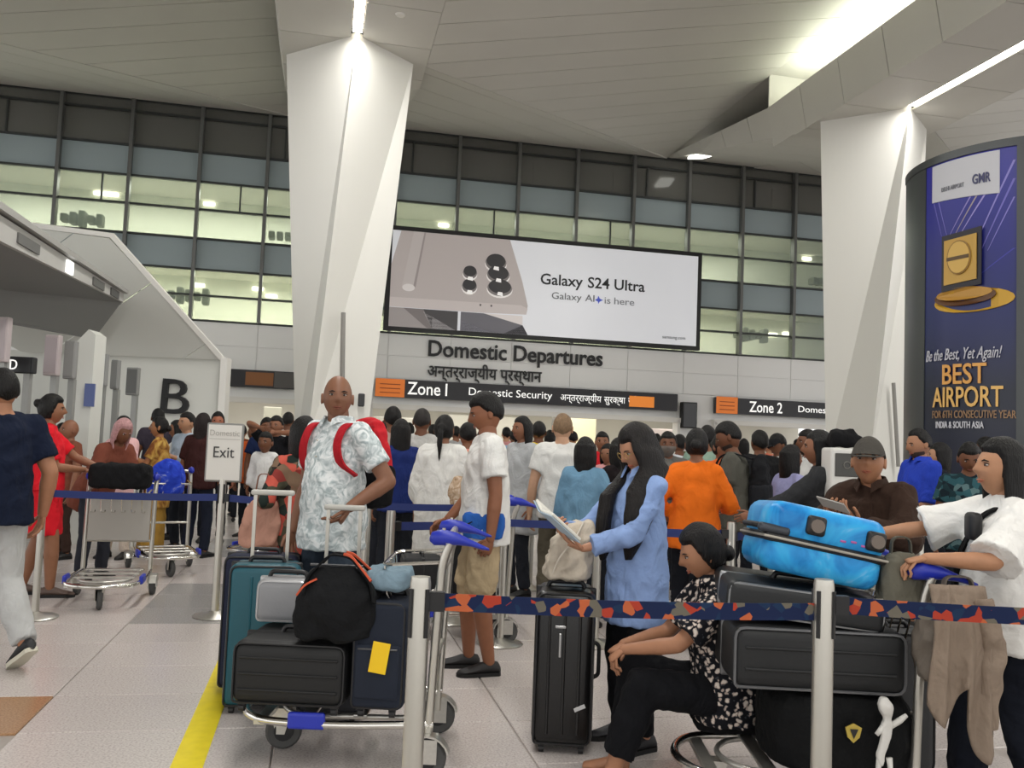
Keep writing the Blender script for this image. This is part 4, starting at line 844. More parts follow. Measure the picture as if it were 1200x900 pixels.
# ------------------------------------------------------------------ queue barriers
BELTN = mat('belt_navy', '#1f2f6b', .7); BELTD = pattern('belt_print', 'cells', ['#1c2748', '#1c2748', '#1c2748', '#a83f2f', '#1f3350', '#b8613e', '#1c2748', '#1c2748', '#1c2748', '#6a655a'], 34)
BELTF = mat('belt_plain', '#23304f', .8)
def stanchion(label, base, h=.98, r=.032, belts=(), group=None, lod=0, sign=None, cap=True):
    """post with round base; belts: list of (end point, height, material)"""
    s = thing('queue_barrier', label, 'barrier', base, 0, group)
    m = MB(); m.lathe([(.02, 0), (.16, 0), (.165, .008), (.15, .02), (.06, .032), (.04, .045), (.02, .05)], n=28); m.build('base_plate', STEEL, s, smooth=40)
    m = MB(); m.lathe([(r, .045), (r, h-.02), (r*.9, h), (.002, h)], n=20)
    m.build('post', ALU, s, smooth=40)
    if lod == 0:
        for a in range(4):
            q = MB(); x, y = r*math.cos(R(45+90*a)), r*math.sin(R(45+90*a)); q.box((x, y, h-.11), (.012, .012, .15), Matrix.Rotation(R(45+90*a), 3, 'Z')); q.build('belt_slot', BLACKP, s)
    for e, z, bm_ in belts:
        e = Vector(e) - Vector(base); e.z = 0; L = e.length; d = e.normalized(); pn = Vector((-d.y, d.x, 0)); N_ = 12; m = MB(); vs_ = []
        for k in range(N_+1):
            t = k/N_; sag = -.012*L*(1-(2*t-1)**2)*.6; p = d*(r + (L-2*r)*t) + Vector((0, 0, z+sag))
            vs_ += [p + pn*.002 + Vector((0, 0, .027)), p - pn*.002 + Vector((0, 0, .027)), p - pn*.002 - Vector((0, 0, .027)), p + pn*.002 - Vector((0, 0, .027))]
        F = []
        for k in range(N_):
            for j in range(4): F.append((4*k+j, 4*k+(j+1) % 4, 4*k+4+(j+1) % 4, 4*k+4+j))
        F += [(3, 2, 1, 0), (4*N_, 4*N_+1, 4*N_+2, 4*N_+3)]; m.add(vs_, F); b = m.build('belt', bm_, s)
        q = MB(); q.box(d*(r+.02) + Vector((0, 0, z)), (.05, .03, .06), Matrix.Rotation(math.atan2(d.y, d.x), 3, 'Z')); q.build('belt_clip', BLACKP, s)
    if sign:
        w_, z0, z1, rz = sign; q = MB(); q.rbox((0, 0, (z0+z1)/2), (w_, .03, z1-z0), .012, rot=None); f = q.build('sign_frame', mat('sign_frame_grey', '#8b8b88', .4, .5), s); f.rotation_euler = (0, 0, rz)
        q = MB(); q.box((0, -.017, (z0+z1)/2), (w_-.03, .006, z1-z0-.03)); q.build('sign_face', mat('sign_paper', '#d9d7d1', .5), f)
        q = MB(); q.box((0, -.021, z1-.125), (w_-.05, .002, .004)); q.build('sign_rule', mat('sign_rule', '#a9a7a1', .6), f)
        for t, ww, hh, z, c in (('Domestic', w_*.8, .045, z1-.1, '#b2afa9'), ('Exit', w_*.56, .085, (z0+z1)/2-.04, '#3b3b3b')):
            o = link('lettering', text_fit(t, ww, hh, mat('st_'+c.strip('#'), c, .6), depth=.002), f); o.rotation_euler = (math.pi/2, 0, 0); o.location = (-ww/2, -.022, z)
    return s
def gp(px, py, Y): p = at(px, py, Y); return Vector((p.x, p.y, 0))
pA = gp(489, 770, 2.86); pB = gp(964, 780, 2.95); pC = pB + Vector((1.15, -.05, 0))
stanchion('near silver barrier post beside the loaded luggage trolley, flower print belt to the right', pA, 1.0, .033, [(pB, .925, BELTD)])
stanchion('near silver barrier post in front of the blue suitcase trolley', pB, 1.03, .033, [(pC, .95, BELTD)])
stanchion('silver barrier post beside the woman in the wide white tee', pC, 1.02, .033)
pE = gp(254, 680, 7.05); pL = gp(46, 650, 6.75); pM = gp(372, 640, 6.75)
stanchion('slim barrier post carrying a white Exit sign beside the yellow line', pE, 1.06, .028, [(pM, .92, BELTN)], sign=(.285, 1.04, 1.5, R(4)))
stanchion('slim barrier post behind the leg of the walking man in grey trousers', pL, .96, .026, [(pE, .92, BELTN)])
stanchion('barrier post hidden behind the bald man', pM, .96, .028)
pD = gp(456, 650, 5.9); pF = gp(622, 640, 9.0); pG = gp(700, 640, 6.6); pH = gp(857, 630, 6.1); pI = gp(905, 620, 6.7); pJ = gp(800, 620, 9.4)
stanchion('barrier post right of the red backpack, navy belt running behind the man in shorts', pD, .96, .03, [(gp(590, 650, 6.5), .86, BELTN)], lod=1)
stanchion('barrier post with wide round base between the man in shorts and the reading woman', pF, .96, .03, [(pJ, .9, BELTN)], lod=1)
stanchion('barrier post just left of the reading woman', pG, .98, .032, [(gp(590, 650, 6.5), .86, BELTN)], lod=1)
stanchion('barrier post in front of the man in the grey tee', pH, .96, .03, [(pI, .86, BELTN), (gp(770, 640, 6.0), .88, BELTN)], lod=1)
stanchion('barrier post by the hand of the person in charcoal', pI, .96, .028, lod=1)
stanchion('barrier post behind the woman in the orange top', pJ, .96, .028, lod=1)
stanchion('barrier post under the navy belt behind the man in shorts', gp(590, 650, 6.5), .9, .026, lod=1)
for k, (px, Y, lab) in enumerate(((430, 7.1, 'barrier post behind the red backpack, navy belt across the white dress'), (930, 8.2, 'barrier post below the lilac top woman'), (1078, 6.5, 'barrier post below the royal blue shirt'))):
    p = gp(px, 620, Y); stanchion(lab, p, .96, .028, [(gp(px+105, 620, Y+.1), .9, BELTN)], lod=1)
    stanchion(lab.replace('barrier post', 'second barrier post ending the belt'), gp(px+105, 620, Y+.1), .96, .028, lod=1)

# ------------------------------------------------------------------ luggage trolley
def arc(pts, r=.08, n=4):
    """polyline with rounded corners"""
    P = [V3(p) for p in pts]; o = [P[0]]
    for i in range(1, len(P)-1):
        a = unit(P[i-1]-P[i]); b = unit(P[i+1]-P[i]); q = min(r, np.linalg.norm(P[i-1]-P[i])*.48, np.linalg.norm(P[i+1]-P[i])*.48)
        for k in range(n+1):
            t = k/n; o.append((P[i]+a*q)*(1-t)**2 + P[i]*2*t*(1-t) + (P[i]+b*q)*t*t)
    return o + [P[-1]]
def trolley(label, loc, yaw, panel=False, lod=0, group=None):
    """local frame: y forward = loop end, handle at -y; z up. 0.62 wide, about 0.98 long"""
    T = thing('luggage_trolley', label, 'trolley', loc, R(yaw-90), group)
    m = MB(); m.tube(arc([(-.27, -.42, .215), (-.29, .02, .2), (-.25, .37, .2), (0, .47, .2), (.25, .37, .2), (.29, .02, .2), (.27, -.42, .215)], .16, 6), .018, 8); m.build('loop_frame', CHROME, T, smooth=50)
    m = MB(); m.tube(arc([(-.2, -.4, .22), (-.2, .2, .21), (0, .30, .21), (.2, .20, .21), (.2, -.4, .22)], .12, 5), .012, 8); m.build('inner_frame', STEEL, T, smooth=50)
    for y in (-.32, -.1, .12):
        m = MB(); m.rbox((0, y, .225), (.46, .06, .016), .006); m.build('deck_bar', STEEL, T)
    for s in (-1, 1):
        m = MB(); m.tube(arc([(s*.27, -.40, .12), (s*.27, -.41, .45), (s*.27, -.43, .9), (s*.27, -.46, .99)], .1, 4), .019, 8); m.build('upright', ALU, T, smooth=50)
        # blue moulded grip at each end of the handle
        m = MB(); m.loft([(s*.27, y, z) for y, z in ((-.37, 1.0), (-.385, 1.005), (-.43, 1.012), (-.49, 1.008), (-.55, .992), (-.60, .975), (-.63, .968))], [(w_, 0, 0) for w_ in (.006, .024, .03, .028, .021, .016, .007)], [(0, .2*h_, h_) for h_ in (.008, .029, .035, .028, .016, .011, .005)], 12); g = m.build('handle_grip', BLUEP, T, smooth=True)
        m = MB(); m.cyl((s*.27, -.43, 1.038), (s*.27, -.43, 1.052), .008, 8); m.build('screw', CHROME, g)
        m = MB(); m.rbox((s*.285, .12, .215), (.03, .16, .07), .012); m.build('bracket', BLUEP, T)
        # rear wheel with its mudguard
        w = MB(); w.lathe([(.03, -.02), (.075, -.022), (.085, -.012), (.085, .012), (.075, .022), (.03, .02)], n=24); wo = link('wheel', w.mesh('wheel', RUBBER, 40), T); wo.rotation_euler = (0, math.pi/2, 0); wo.location = (s*.3, -.40, .086)
        w = MB(); w.lathe([(.001, -.026), (.045, -.024), (.05, 0), (.045, .024), (.001, .026)], n=16); h_ = link('wheel_hub', w.mesh('hub', BLACKP, 40), wo)
        m = MB(); rr = []
        for k in range(9):
            a = R(15 + 150*k/8); rr.append([(s*.3 + dx, -.40 - rad*math.cos(a), .086 + rad*math.sin(a)) for dx, rad in ((-.034, .1), (.034, .1), (.034, .092), (-.034, .092))])
        m.rings(rr); m.box((s*.268, -.40, .12), (.01, .09, .12)); m.box((s*.332, -.40, .12), (.008, .09, .1)); m.build('mudguard', STEEL, T, smooth=40)
    m = MB(); m.tube([(-.29, -.45, 1.0), (.29, -.45, 1.0)], .016, 8); m.build('handle_bar', ALU, T, smooth=50)
    for z, y in ((.46, -.41), (.86, -.43)): m = MB(); m.tube([(-.27, y, z), (.27, y, z)], .012, 8); m.build('cross_bar', ALU, T, smooth=50)
    # wire basket
    m = MB(); m.tube(arc([(-.24, -.43, .9), (-.24, -.17, .88), (.24, -.17, .88), (.24, -.43, .9)], .04, 3), .008, 6); m.build('basket_rim', CHROME, T)
    for k in range(6): x = -.2 + k*.08; q = MB(); q.tube(arc([(x, -.17, .88), (x, -.19, .72), (x, -.38, .7), (x, -.42, .86)], .03, 2), .004, 5); q.build('basket_wire', CHROME, T)
    if panel: m = MB(); m.rbox((0, -.385, .64), (.5, .012, .36), .02); m.build('sign_panel', mat('trolley_panel', '#a19d96', .35, .6), T)
    # front caster under the loop
    m = MB(); m.box((0, .33, .19), (.5, .05, .02)); m.build('front_bar', STEEL, T)
    w = MB(); w.lathe([(.03, -.018), (.072, -.02), (.082, -.01), (.082, .01), (.072, .02), (.03, .018)], n=24); wo = link('wheel', w.mesh('wheel', RUBBER, 40), T); wo.rotation_euler = (0, math.pi/2, R(14)); wo.location = (0, .28, .082)
    w = MB(); w.lathe([(.001, -.024), (.045, -.022), (.05, 0), (.045, .022), (.001, .024)], n=16); link('wheel_hub', w.mesh('hub', BLACKP, 40), wo)
    m = MB(); m.prism([(-.03, .24, .18), (-.03, .34, .18), (-.03, .31, .07), (-.03, .27, .07)], (.006, 0, 0)); m.prism([(.025, .24, .18), (.025, .34, .18), (.025, .31, .07), (.025, .27, .07)], (.006, 0, 0)); m.box((0, .29, .182), (.07, .1, .01)); m.build('caster_fork', STEEL, T)
    return T
def place(T, p): return Matrix.Translation(T.location) @ Euler(T.rotation_euler).to_matrix().to_4x4() @ Vector(p)

# ------------------------------------------------------------------ luggage
def suitcase(label, loc, size, col, rz=0, lie=None, handle=0, ribs=0, rough=.5, trim=None, wheels=True, tag_col=None, tilt=(0, 0), r=.045, matl=None, group=None, name='suitcase', logo=None, hribs=0, pocket=False):
    """upright hard or soft case: size = width x, depth y, height z; lie='x'/'y' lays it on a side. loc = bottom centre of what it stands on"""
    w_, d_, h_ = size; S = thing(name, label, 'suitcase', loc, rz, group); mm = matl or mat('case_'+col.strip('#'), col, rough, noise=.1, nscale=6, bump=.08, bscale=90)
    wz = .035 if wheels else 0
    parts = []
    m = MB(); m.rbox((0, 0, wz + h_/2), (w_, d_, h_), r, 4); parts.append(m.build('shell', mm, S, smooth=40))
    m = MB(); m.rbox((0, 0, wz + h_/2), (w_+.006, .022, h_+.006), r, 4); parts.append(m.build('zip_band', trim or BLACKP, S, smooth=40))
    for k in range(ribs):
        x = -w_/2 + w_*(k+1)/(ribs+1)
        for s in (-1, 1): m = MB(); m.rbox((x, s*d_/2, wz + h_*.5), (.014, .012, h_*.84), .005, 2); parts.append(m.build('rib', mm, S))
    for k in range(hribs):
        z = wz + h_*(k+1)/(hribs+1); m = MB(); m.rbox((0, -d_/2, z), (w_*.86, .014, .012), .005, 2); parts.append(m.build('rib', mm, S))
    if pocket:
        m = MB(); m.rbox((0, -d_/2, wz + h_*.36), (w_*.82, .03, h_*.5), .012, 3); parts.append(m.build('front_pocket', mm, S, smooth=40)); m = MB(); m.tube([(-w_*.36, -d_/2-.016, wz+h_*.57), (w_*.36, -d_/2-.016, wz+h_*.57)], .004, 6); parts.append(m.build('pocket_zip', mat('zip_grey', '#5b5c5e', .4, .5), S))
    if r > .03:
        for s in (-1, 1):
            m = MB(); a, b2, c = w_/2-.012, h_-.02, wz+.01; m.tube(arc([(-a, s*(d_/2-.012), c+.04), (-a, s*(d_/2-.012), c+b2), (a, s*(d_/2-.012), c+b2), (a, s*(d_/2-.012), c), (-a, s*(d_/2-.012), c), (-a, s*(d_/2-.012), c+.04)], .04, 3), .006, 6); parts.append(m.build('piping', trim or BLACKP, S))
    if wheels:
        for sx in (-1, 1):
            for sy in (-1, 1): m = MB(); m.cyl((sx*(w_/2-.05)-.012, sy*(d_/2-.04), .02), (sx*(w_/2-.05)+.012, sy*(d_/2-.04), .02), .02, 12); m.box((sx*(w_/2-.05), sy*(d_/2-.04), .036), (.03, .03, .02)); parts.append(m.build('wheel', BLACKP, S))
    m = MB(); m.tube(arc([(-.09, d_*.0, wz+h_-.005), (-.08, 0, wz+h_+.025), (.08, 0, wz+h_+.025), (.09, 0, wz+h_-.005)], .02, 3), .011, 8); parts.append(m.build('carry_handle', BLACKP, S, smooth=50))
    m = MB(); m.tube(arc([(w_/2-.004, 0, wz+h_*.4), (w_/2+.025, 0, wz+h_*.42), (w_/2+.025, 0, wz+h_*.62), (w_/2-.004, 0, wz+h_*.64)], .02, 3), .010, 8); parts.append(m.build('side_handle', BLACKP, S, smooth=50))
    if handle:
        hw = min(.1, w_*.25)
        for s in (-1, 1): m = MB(); m.box((s*hw, d_*.3, wz+h_+handle/2), (.018, .012, handle)); parts.append(m.build('handle_rod', ALU, S))
        m = MB(); m.rbox((0, d_*.3, wz+h_+handle), (2*hw+.05, .03, .03), .012); parts.append(m.build('handle_grip', mat('grip_grey', '#b9b7b0', .5), S))
    if tag_col:
        m = MB(); m.rbox((w_*.05, -d_/2-.026, wz+h_*.5), (.075, .004, .13), .0018, 1, Matrix.Rotation(R(8), 3, 'Y')); parts.append(m.build('luggage_tag', mat('tag_'+tag_col.strip('#'), tag_col, .6), S))
    if logo: m = MB(); m.rbox((logo[0], -d_/2-.003, wz+logo[1]), (logo[2], .006, logo[3]), .002, 1); parts.append(m.build('logo_plate', mat('logo_plate', '#a9a9a9', .3, .6), S))
    if lie or tilt != (0, 0):
        Rm = Matrix.Identity(4)
        if lie == 'x': Rm = Matrix.Translation((0, 0, w_/2)) @ Matrix.Rotation(math.pi/2, 4, 'Y') @ Matrix.Translation((0, 0, -(h_/2+wz)))
        if lie == 'y': Rm = Matrix.Translation((0, 0, d_/2)) @ Matrix.Rotation(math.pi/2, 4, 'X') @ Matrix.Translation((0, 0, -(h_/2+wz)))
        Rm = Matrix.Rotation(tilt[0], 4, 'X') @ Matrix.Rotation(tilt[1], 4, 'Y') @ Rm
        for p in parts: p.matrix_local = Rm @ p.matrix_local
    return S
def soft_bag(name, label, cat, loc, rings_, mats, rz=0, extra=None, wrinkle=.006, vox=.012, n=20, part='bag_body'):
    """soft bag grown from stacked rounded sections: (z, half width, half depth, x offset, y offset)"""
    B = thing(name, label, cat, loc, rz); m = MB(); rs = []
    for z, a, b, ox, oy in rings_:
        ring = []
        for j in range(n):
            t = 2*math.pi*j/n; c, s = math.cos(t), math.sin(t); ring.append((ox + a*math.copysign(abs(c)**.6, c), oy + b*math.copysign(abs(s)**.6, s), z))
        rs.append(ring)
    m.rings(rs); o = link(part, bpy.data.meshes.new('x'), B); job(o, m, vox, 3, [mats], None, wrinkle, len(label)); return B
def strap(B, name, pts, w_, material, t=.006, r=.03, sub=None, side=(0, 1, 0)):
    P = arc(pts, r, 4); m = MB(); m_ = []
    for i in range(len(P)):
        a = unit(P[min(i+1, len(P)-1)] - P[max(i-1, 0)]); s = V3(side); s = unit(s - a*(s @ a)); nn = np.cross(a, s); m_.append([P[i]+s*w_/2+nn*t/2, P[i]-s*w_/2+nn*t/2, P[i]-s*w_/2-nn*t/2, P[i]+s*w_/2-nn*t/2])
    m.rings(m_); return m.build(name, material, sub or B, smooth=50)
# ------------------------------------------------------------------ near trolley with stacked bags
T1 = trolley('near luggage trolley stacked with black and navy cases beside the yellow line', Vector((-.70, 4.20, 0)), 180)
def on1(x, y, z): return place(T1, (x, y, z))         # trolley frame: y towards the loop (picture left), x away from the camera... 
RZ1 = R(178-90)
suitcase('black ribbed suitcase lying flat on the near trolley', Vector((-.90, 4.12, .235)), (.50, .44, .27), '#0e0f10', R(-2), hribs=3, r=.05, wheels=True, rough=.6)
suitcase('navy upright cabin case with a yellow tag on the near trolley', Vector((-.52, 4.10, .235)), (.235, .40, .46), '#131c2c', R(-2), tag_col='#f0c510', rough=.85, r=.035, pocket=True)
soft_bag('folded_bag', 'pale blue grey folded cloth bag on top of the navy case', 'bag', (-.52, 4.10, .758), [(0, .08, .14, 0, 0), (.015, .105, .17, 0, 0), (.06, .11, .165, 0, 0), (.09, .10, .15, .005, 0), (.1, .06, .1, 0, 0)], cloth('#7e95a3'), vox=.01)
suitcase('small silver grey hard case wedged behind the black duffel bag', Vector((-1.02, 4.3, .558)), (.26, .2, .2), '#8e8f92', 0, rough=.35, wheels=False, r=.04, trim=mat('silver_trim', '#b5b5b6', .3, .6))
DB = soft_bag('duffel_bag', 'black duffel bag with orange lined handles on top of the near trolley', 'bag', (-.72, 3.97, .55), [(0, .14, .08, 0, 0), (.02, .175, .115, 0, 0), (.12, .185, .135, 0, 0), (.2, .18, .13, 0, 0), (.26, .155, .1, 0, 0), (.3, .12, .06, -.01, 0), (.315, .07, .03, -.01, 0)], cloth('#17181a', bump=.5), vox=.011, wrinkle=.008)
ORS = mat('orange_lining', '#c4502e', .7)
for sy in (-1, 1):
    h_ = strap(DB, 'handle', [(-.13, sy*.1, .2), (-.12, sy*.075, .28), (-.04, sy*.03, .37), (.05, sy*.03, .36), (.15, sy*.08, .26), (.17, sy*.11, .18)], .035, cloth('#101113'), .008)
    strap(DB, 'handle_lining', [(.02, sy*.032-.004, .372), (.05, sy*.033-.004, .366), (.15, sy*.082-.006, .268)], .014, ORS, .012, sub=h_)
strap(DB, 'orange_piping', [(-.16, -.1, .2), (-.13, -.105, .245), (-.08, -.09, .27)], .014, ORS, .008); m = MB(); m.tube([(-.13, 0, .317), (.1, 0, .317)], .006, 6); m.build('zip', mat('zip_grey', '#5b5c5e', .4, .5), DB)
suitcase('teal suitcase with tall pulled out handle behind the near trolley', Vector((-1.25, 4.78, 0)), (.36, .24, .72), '#0f5260', R(8), handle=.36, ribs=2, rough=.45)
suitcase('dark navy soft suitcase standing beside the teal one', Vector((-1.36, 5.12, 0)), (.40, .26, .72), '#141b34', R(5), rough=.85)
suitcase('dark suitcase whose pale handle the bald man holds', Vector((-.86, 4.72, 0)), (.34, .24, .62), '#1b1d22', R(0), handle=.40, rough=.7)

# ------------------------------------------------------------------ right hand trolley
T2 = trolley('luggage trolley with a blue suitcase stacked on black cases', Vector((1.17, 3.72, 0)), 178)
HB = soft_bag('holdall', 'large black holdall at the bottom of the blue suitcase trolley', 'bag', (1.32, 3.64, .235), [(0, .24, .2, 0, 0), (.02, .275, .235, 0, 0), (.14, .285, .25, 0, 0), (.25, .275, .235, 0, 0), (.29, .24, .2, 0, 0)], cloth('#0f1011', bump=.4), R(-2))
q = MB(); q.prism([(-.03, -.255, .2), (.0, -.255, .215), (.03, -.255, .2), (.022, -.255, .165), (0, -.255, .145), (-.022, -.255, .165)][::-1], (0, -.006, 0)); q.build('emblem', mat('emblem_gold', '#b9a24a', .4, .4), HB); q = MB(); q.prism([(-.014, -.262, .195), (.016, -.262, .195), (.0, -.262, .16)], (0, -.003, 0)); q.build('emblem_mark', BLACKP, HB)
q = soft_bag('plush_charm', 'small white plush figure hanging from the black holdall', 'charm', (1.42, 3.355, .31), [(0, .012, .012, -.02, 0), (.04, .016, .014, -.018, 0), (.1, .02, .018, 0, 0), (.15, .022, .018, .003, 0), (.17, .014, .013, .004, 0), (.19, .024, .022, .0, 0), (.22, .028, .026, -.004, 0), (.25, .014, .014, -.008, 0)], cloth('#dcdad4'), vox=.006, wrinkle=.003, part='torso')
for a in ([(.01, 0, .14), (.05, 0, .165), (.075, 0, .185)], [(-.01, 0, .14), (-.035, 0, .11)], [(.012, 0, .03), (.02, 0, -.03)], [(-.022, 0, .03), (-.03, 0, -.03)]): k_ = MB(); k_.tube(a, [.012]*(len(a)-1) + [.008], 7); k_.build('limb', cloth('#dcdad4'), q, smooth=True)
suitcase('charcoal ribbed suitcase lying flat above the holdall', Vector((1.22, 3.68, .535)), (.66, .48, .24), '#141618', R(-3), r=.05, wheels=False, rough=.55, hribs=2, trim=mat('grey_trim', '#6d6e70', .35, .5))
suitcase('dark grey flat suitcase with silver edges right under the blue one', Vector((1.18, 3.72, .785)), (.60, .50, .13), '#171a1d', R(-6), r=.031, wheels=False, tilt=(0, R(5)), trim=mat('silver_edge', '#8f9193', .3, .7))
BLM = pattern('galaxy_blue', 'leaf', ['#1565ad', '#2f93d6', '#3aa9e2', '#7ab8e6'], 5, [.25, .45, .6, .75], .3)
BS = thing('suitcase', 'glossy bright blue hard suitcase tilted on top of the right trolley', 'suitcase', (1.21, 3.66, .945), R(-3)); tl = Matrix.Rotation(R(10), 4, 'Y') @ Matrix.Rotation(R(-3), 4, 'X')
def bs(m, name, mt, sm=40, sub=None):
    o = m.build(name, mt, sub or BS, smooth=sm); o.matrix_local = tl if not sub else Matrix.Identity(4); return o
m = MB(); m.rbox((0, 0, .19), (.46, .42, .16), .055, 4); bs(m, 'lid_shell', BLM); m = MB(); m.rbox((0, 0, .075), (.46, .42, .15), .055, 4); bs(m, 'base_shell', BLM)
m = MB(); m.rbox((0, 0, .125), (.472, .432, .035), .016, 3); bd = bs(m, 'zip_band', BLACKP); m = MB(); m.rbox((0, 0, .125), (.478, .438, .010), .004, 2); bs(m, 'zip_line', mat('zip_pale', '#a59f94', .4, .3), sub=bd)
for x, z in ((-.05, .20), (.18, .19)):
    m = MB(); m.rbox((x, -.212, z), (.075, .03, .075), .014); w_ = bs(m, 'wheel_housing', BLACKP); m = MB(); m.cyl((x, -.242, z), (x, -.22, z), .026, 14); bs(m, 'wheel', mat('wheel_grey', '#6d6259', .5), sub=w_)
m = MB(); m.tube(arc([(-.234, -.12, .16), (-.255, -.1, .16), (-.255, .08, .16), (-.234, .1, .16)], .02, 3), .012, 8); bs(m, 'side_handle', BLACKP, 50); m = MB(); m.rbox((-.2, -.19, .155), (.12, .05, .035), .012); bs(m, 'lock', mat('lock_dark', '#3b3f46', .35, .4))
for x, z in ((.06, .165), (.1, .17), (.14, .163)): m = MB(); m.rbox((x, -.211, z), (.022, .004, .008), .0015, 1); bs(m, 'print_mark', mat('pink_mark', '#b15a9a', .5))
OB = soft_bag('handbag', 'olive grey handbag beside the blue suitcase', 'bag', (1.53, 3.50, .84), [(0, .07, .05, 0, 0), (.02, .09, .065, 0, 0), (.12, .09, .06, 0, 0), (.2, .075, .045, 0, 0), (.23, .05, .02, 0, 0)], cloth('#6b685c'), vox=.01); strap(OB, 'handle', [(-.04, 0, .2), (-.035, 0, .29), (.035, 0, .29), (.04, 0, .2)], .02, cloth('#55534a'))
TB = soft_bag('backpack', 'taupe backpack with pale letters hanging below the right trolley handle', 'bag', (1.70, 3.42, .60), [(0, .10, .06, 0, 0), (.02, .14, .09, 0, 0), (.16, .15, .1, 0, 0), (.26, .13, .09, 0, 0), (.3, .09, .05, 0, 0)], cloth('#7d746a'), vox=.011)
o = link('lettering', text_fit('CP', .1, .07, mat('pale_print', '#c7c2b8', .6), bold=.01), TB); o.rotation_euler = (math.pi/2, 0, 0); o.location = (-.12, -.112, .15); strap(TB, 'strap', [(-.06, -.03, .28), (-.05, -.02, .40), (.05, -.02, .40), (.06, -.03, .28)], .03, cloth('#6a625a'))
suitcase('dark grey suitcase standing behind the woman in the wide white tee', Vector((1.78, 4.2, 0)), (.36, .24, .62), '#3c3c3d', 0, rough=.8)
# jacket thrown over the handle: a sheet folded over and falling in pleats
JK = thing('jacket', 'taupe jacket draped over the handle of the right trolley', 'jacket', (1.645, 3.34, .54)); m = MB(); nx, nz = 26, 22; V_ = []
for side_ in (0, 1):
    for i in range(nz+1):
        for j in range(nx+1):
            t = i/nz; x = (j/nx-.5)*(.19 + .03*t); z = .44 - t*(.42 + .07*math.sin(j*.34) + (.12 if j > nx*.6 else 0)); y = (-.045 - .05*math.sin(min(1, t*2)*1.57)) + .016*math.sin(j*.62 + t*2.5) * (.3+t) + .005*math.sin(j*1.3+1+t*5); V_.append((x + .008*math.sin(t*5+j*.3), y + (.014 if side_ else 0), z))
F_ = []
w1 = nx+1; off = (nz+1)*w1
for i in range(nz):
    for j in range(nx): a = i*w1+j; F_.append((a, a+1, a+w1+1, a+w1)); F_.append((off+a+1, off+a, off+a+w1, off+a+w1+1))
for i in range(nz): F_.append((i*w1, (i+1)*w1, off+(i+1)*w1, off+i*w1)); F_.append(((i+1)*w1+nx, i*w1+nx, off+i*w1+nx, off+(i+1)*w1+nx))
for j in range(nx): F_.append((j+1, j, off+j, off+j+1)); F_.append((nz*w1+j, nz*w1+j+1, off+nz*w1+j+1, off+nz*w1+j))
m.add(V_, F_); m.build('cloth_panel', cloth('#8f7f70'), JK, smooth=True)
m = MB(); m.tube([(.09, -.05, .40), (.12, -.075, .25), (.115, -.08, .12), (.10, -.07, .0), (.11, -.06, -.06)], [.04, .048, .045, .04, .036], 10); o = link('sleeve', bpy.data.meshes.new('x'), JK); job(o, m, .011, 3, [cloth('#8f7f70')], None, .006, 4)

# ------------------------------------------------------------------ trolleys further back
T3 = trolley('luggage trolley with steel sign panel and a black bag, pushed by the woman in red', Vector((-3.24, 7.42, 0)), 284, panel=True)
soft_bag('travel_bag', 'wide black travel bag lying in the basket of the trolley of the woman in red', 'bag', place(T3, (0, -.3, .91)), [(0, .2, .1, 0, 0), (.02, .25, .13, 0, 0), (.12, .26, .14, 0, 0), (.2, .25, .13, 0, 0), (.22, .2, .1, 0, 0)], cloth('#161618'), R(15), vox=.014)
T4 = trolley('luggage trolley with blue plastic bags behind the one of the woman in red', Vector((-3.4, 9.1, 0)), 300, panel=False)
soft_bag('plastic_bag', 'blue and white plastic bag on the trolley behind the black travel bag', 'bag', place(T4, (.0, -.3, .75)), [(0, .14, .1, 0, 0), (.03, .18, .13, 0, 0), (.2, .19, .14, 0, 0), (.32, .13, .1, .02, 0), (.38, .05, .05, .03, 0)], pattern('blue_bag', 'leaf', ['#1c2f9c', '#2d49c4', '#8d97c4'], 7, [.3, .55, .7]), vox=.016)
T5 = trolley('luggage trolley with dark cases left of the man in shorts', Vector((-.42, 6.75, 0)), 190, lod=1)
suitcase('black cabin case standing on the trolley left of the man in shorts', place(T5, (0, -.18, .235)), (.30, .34, .5), '#101113', R(100), wheels=False, rough=.8); suitcase('black case with a white label on the trolley left of the man in shorts', place(T5, (0, .2, .235)), (.36, .3, .34), '#17181a', R(100), wheels=False, rough=.8, logo=(0, .2, .1, .04))
trolley('empty looking luggage trolley behind the woman in the denim jacket', Vector((.66, 8.5, 0)), 90, group=None)
trolley('luggage trolley under the standing child in white', Vector((-2.62, 9.9, 0)), 250)

# ------------------------------------------------------------------ middle: tall black case, cream bag, book
suitcase('tall glossy black suitcase in front of the reading woman', Vector((.305, 4.42, 0)), (.285, .34, .71), '#0c0c0d', R(-4), ribs=3, rough=.3, logo=None); BK = [o for o in SC.objects if o.name.startswith('suitcase') and o.parent is None][-1]
for z, w_, h_ in ((.5, .012, .11), (.585, .05, .012)): q = MB(); q.rbox((-.02, -.174, z), (w_, .006, h_), .002, 1); q.build('logo_plate', mat('logo_plate', ''), BK)
q = MB(); q.rbox((.08, -.175, .22), (.055, .004, .018), .001, 1, Matrix.Rotation(R(-25), 3, 'Y')); q.build('sticker', mat('sticker', '#c9c9c9', .6), BK)
CB = soft_bag('tote_bag', 'cream drawstring bag resting on the tall black suitcase', 'bag', (.315, 4.44, .775), [(0, .09, .09, -.01, 0), (.02, .115, .115, -.01, 0), (.1, .12, .12, -.005, 0), (.2, .105, .1, .02, 0), (.26, .075, .07, .045, 0), (.3, .05, .04, .06, 0)], cloth('#cfc4b3'), vox=.011, wrinkle=.012); strap(CB, 'strap', [(-.09, -.1, .03), (-.06, -.13, .12), (.02, -.11, .22), (.06, -.04, .29)], .014, cloth('#e0d8ca'))
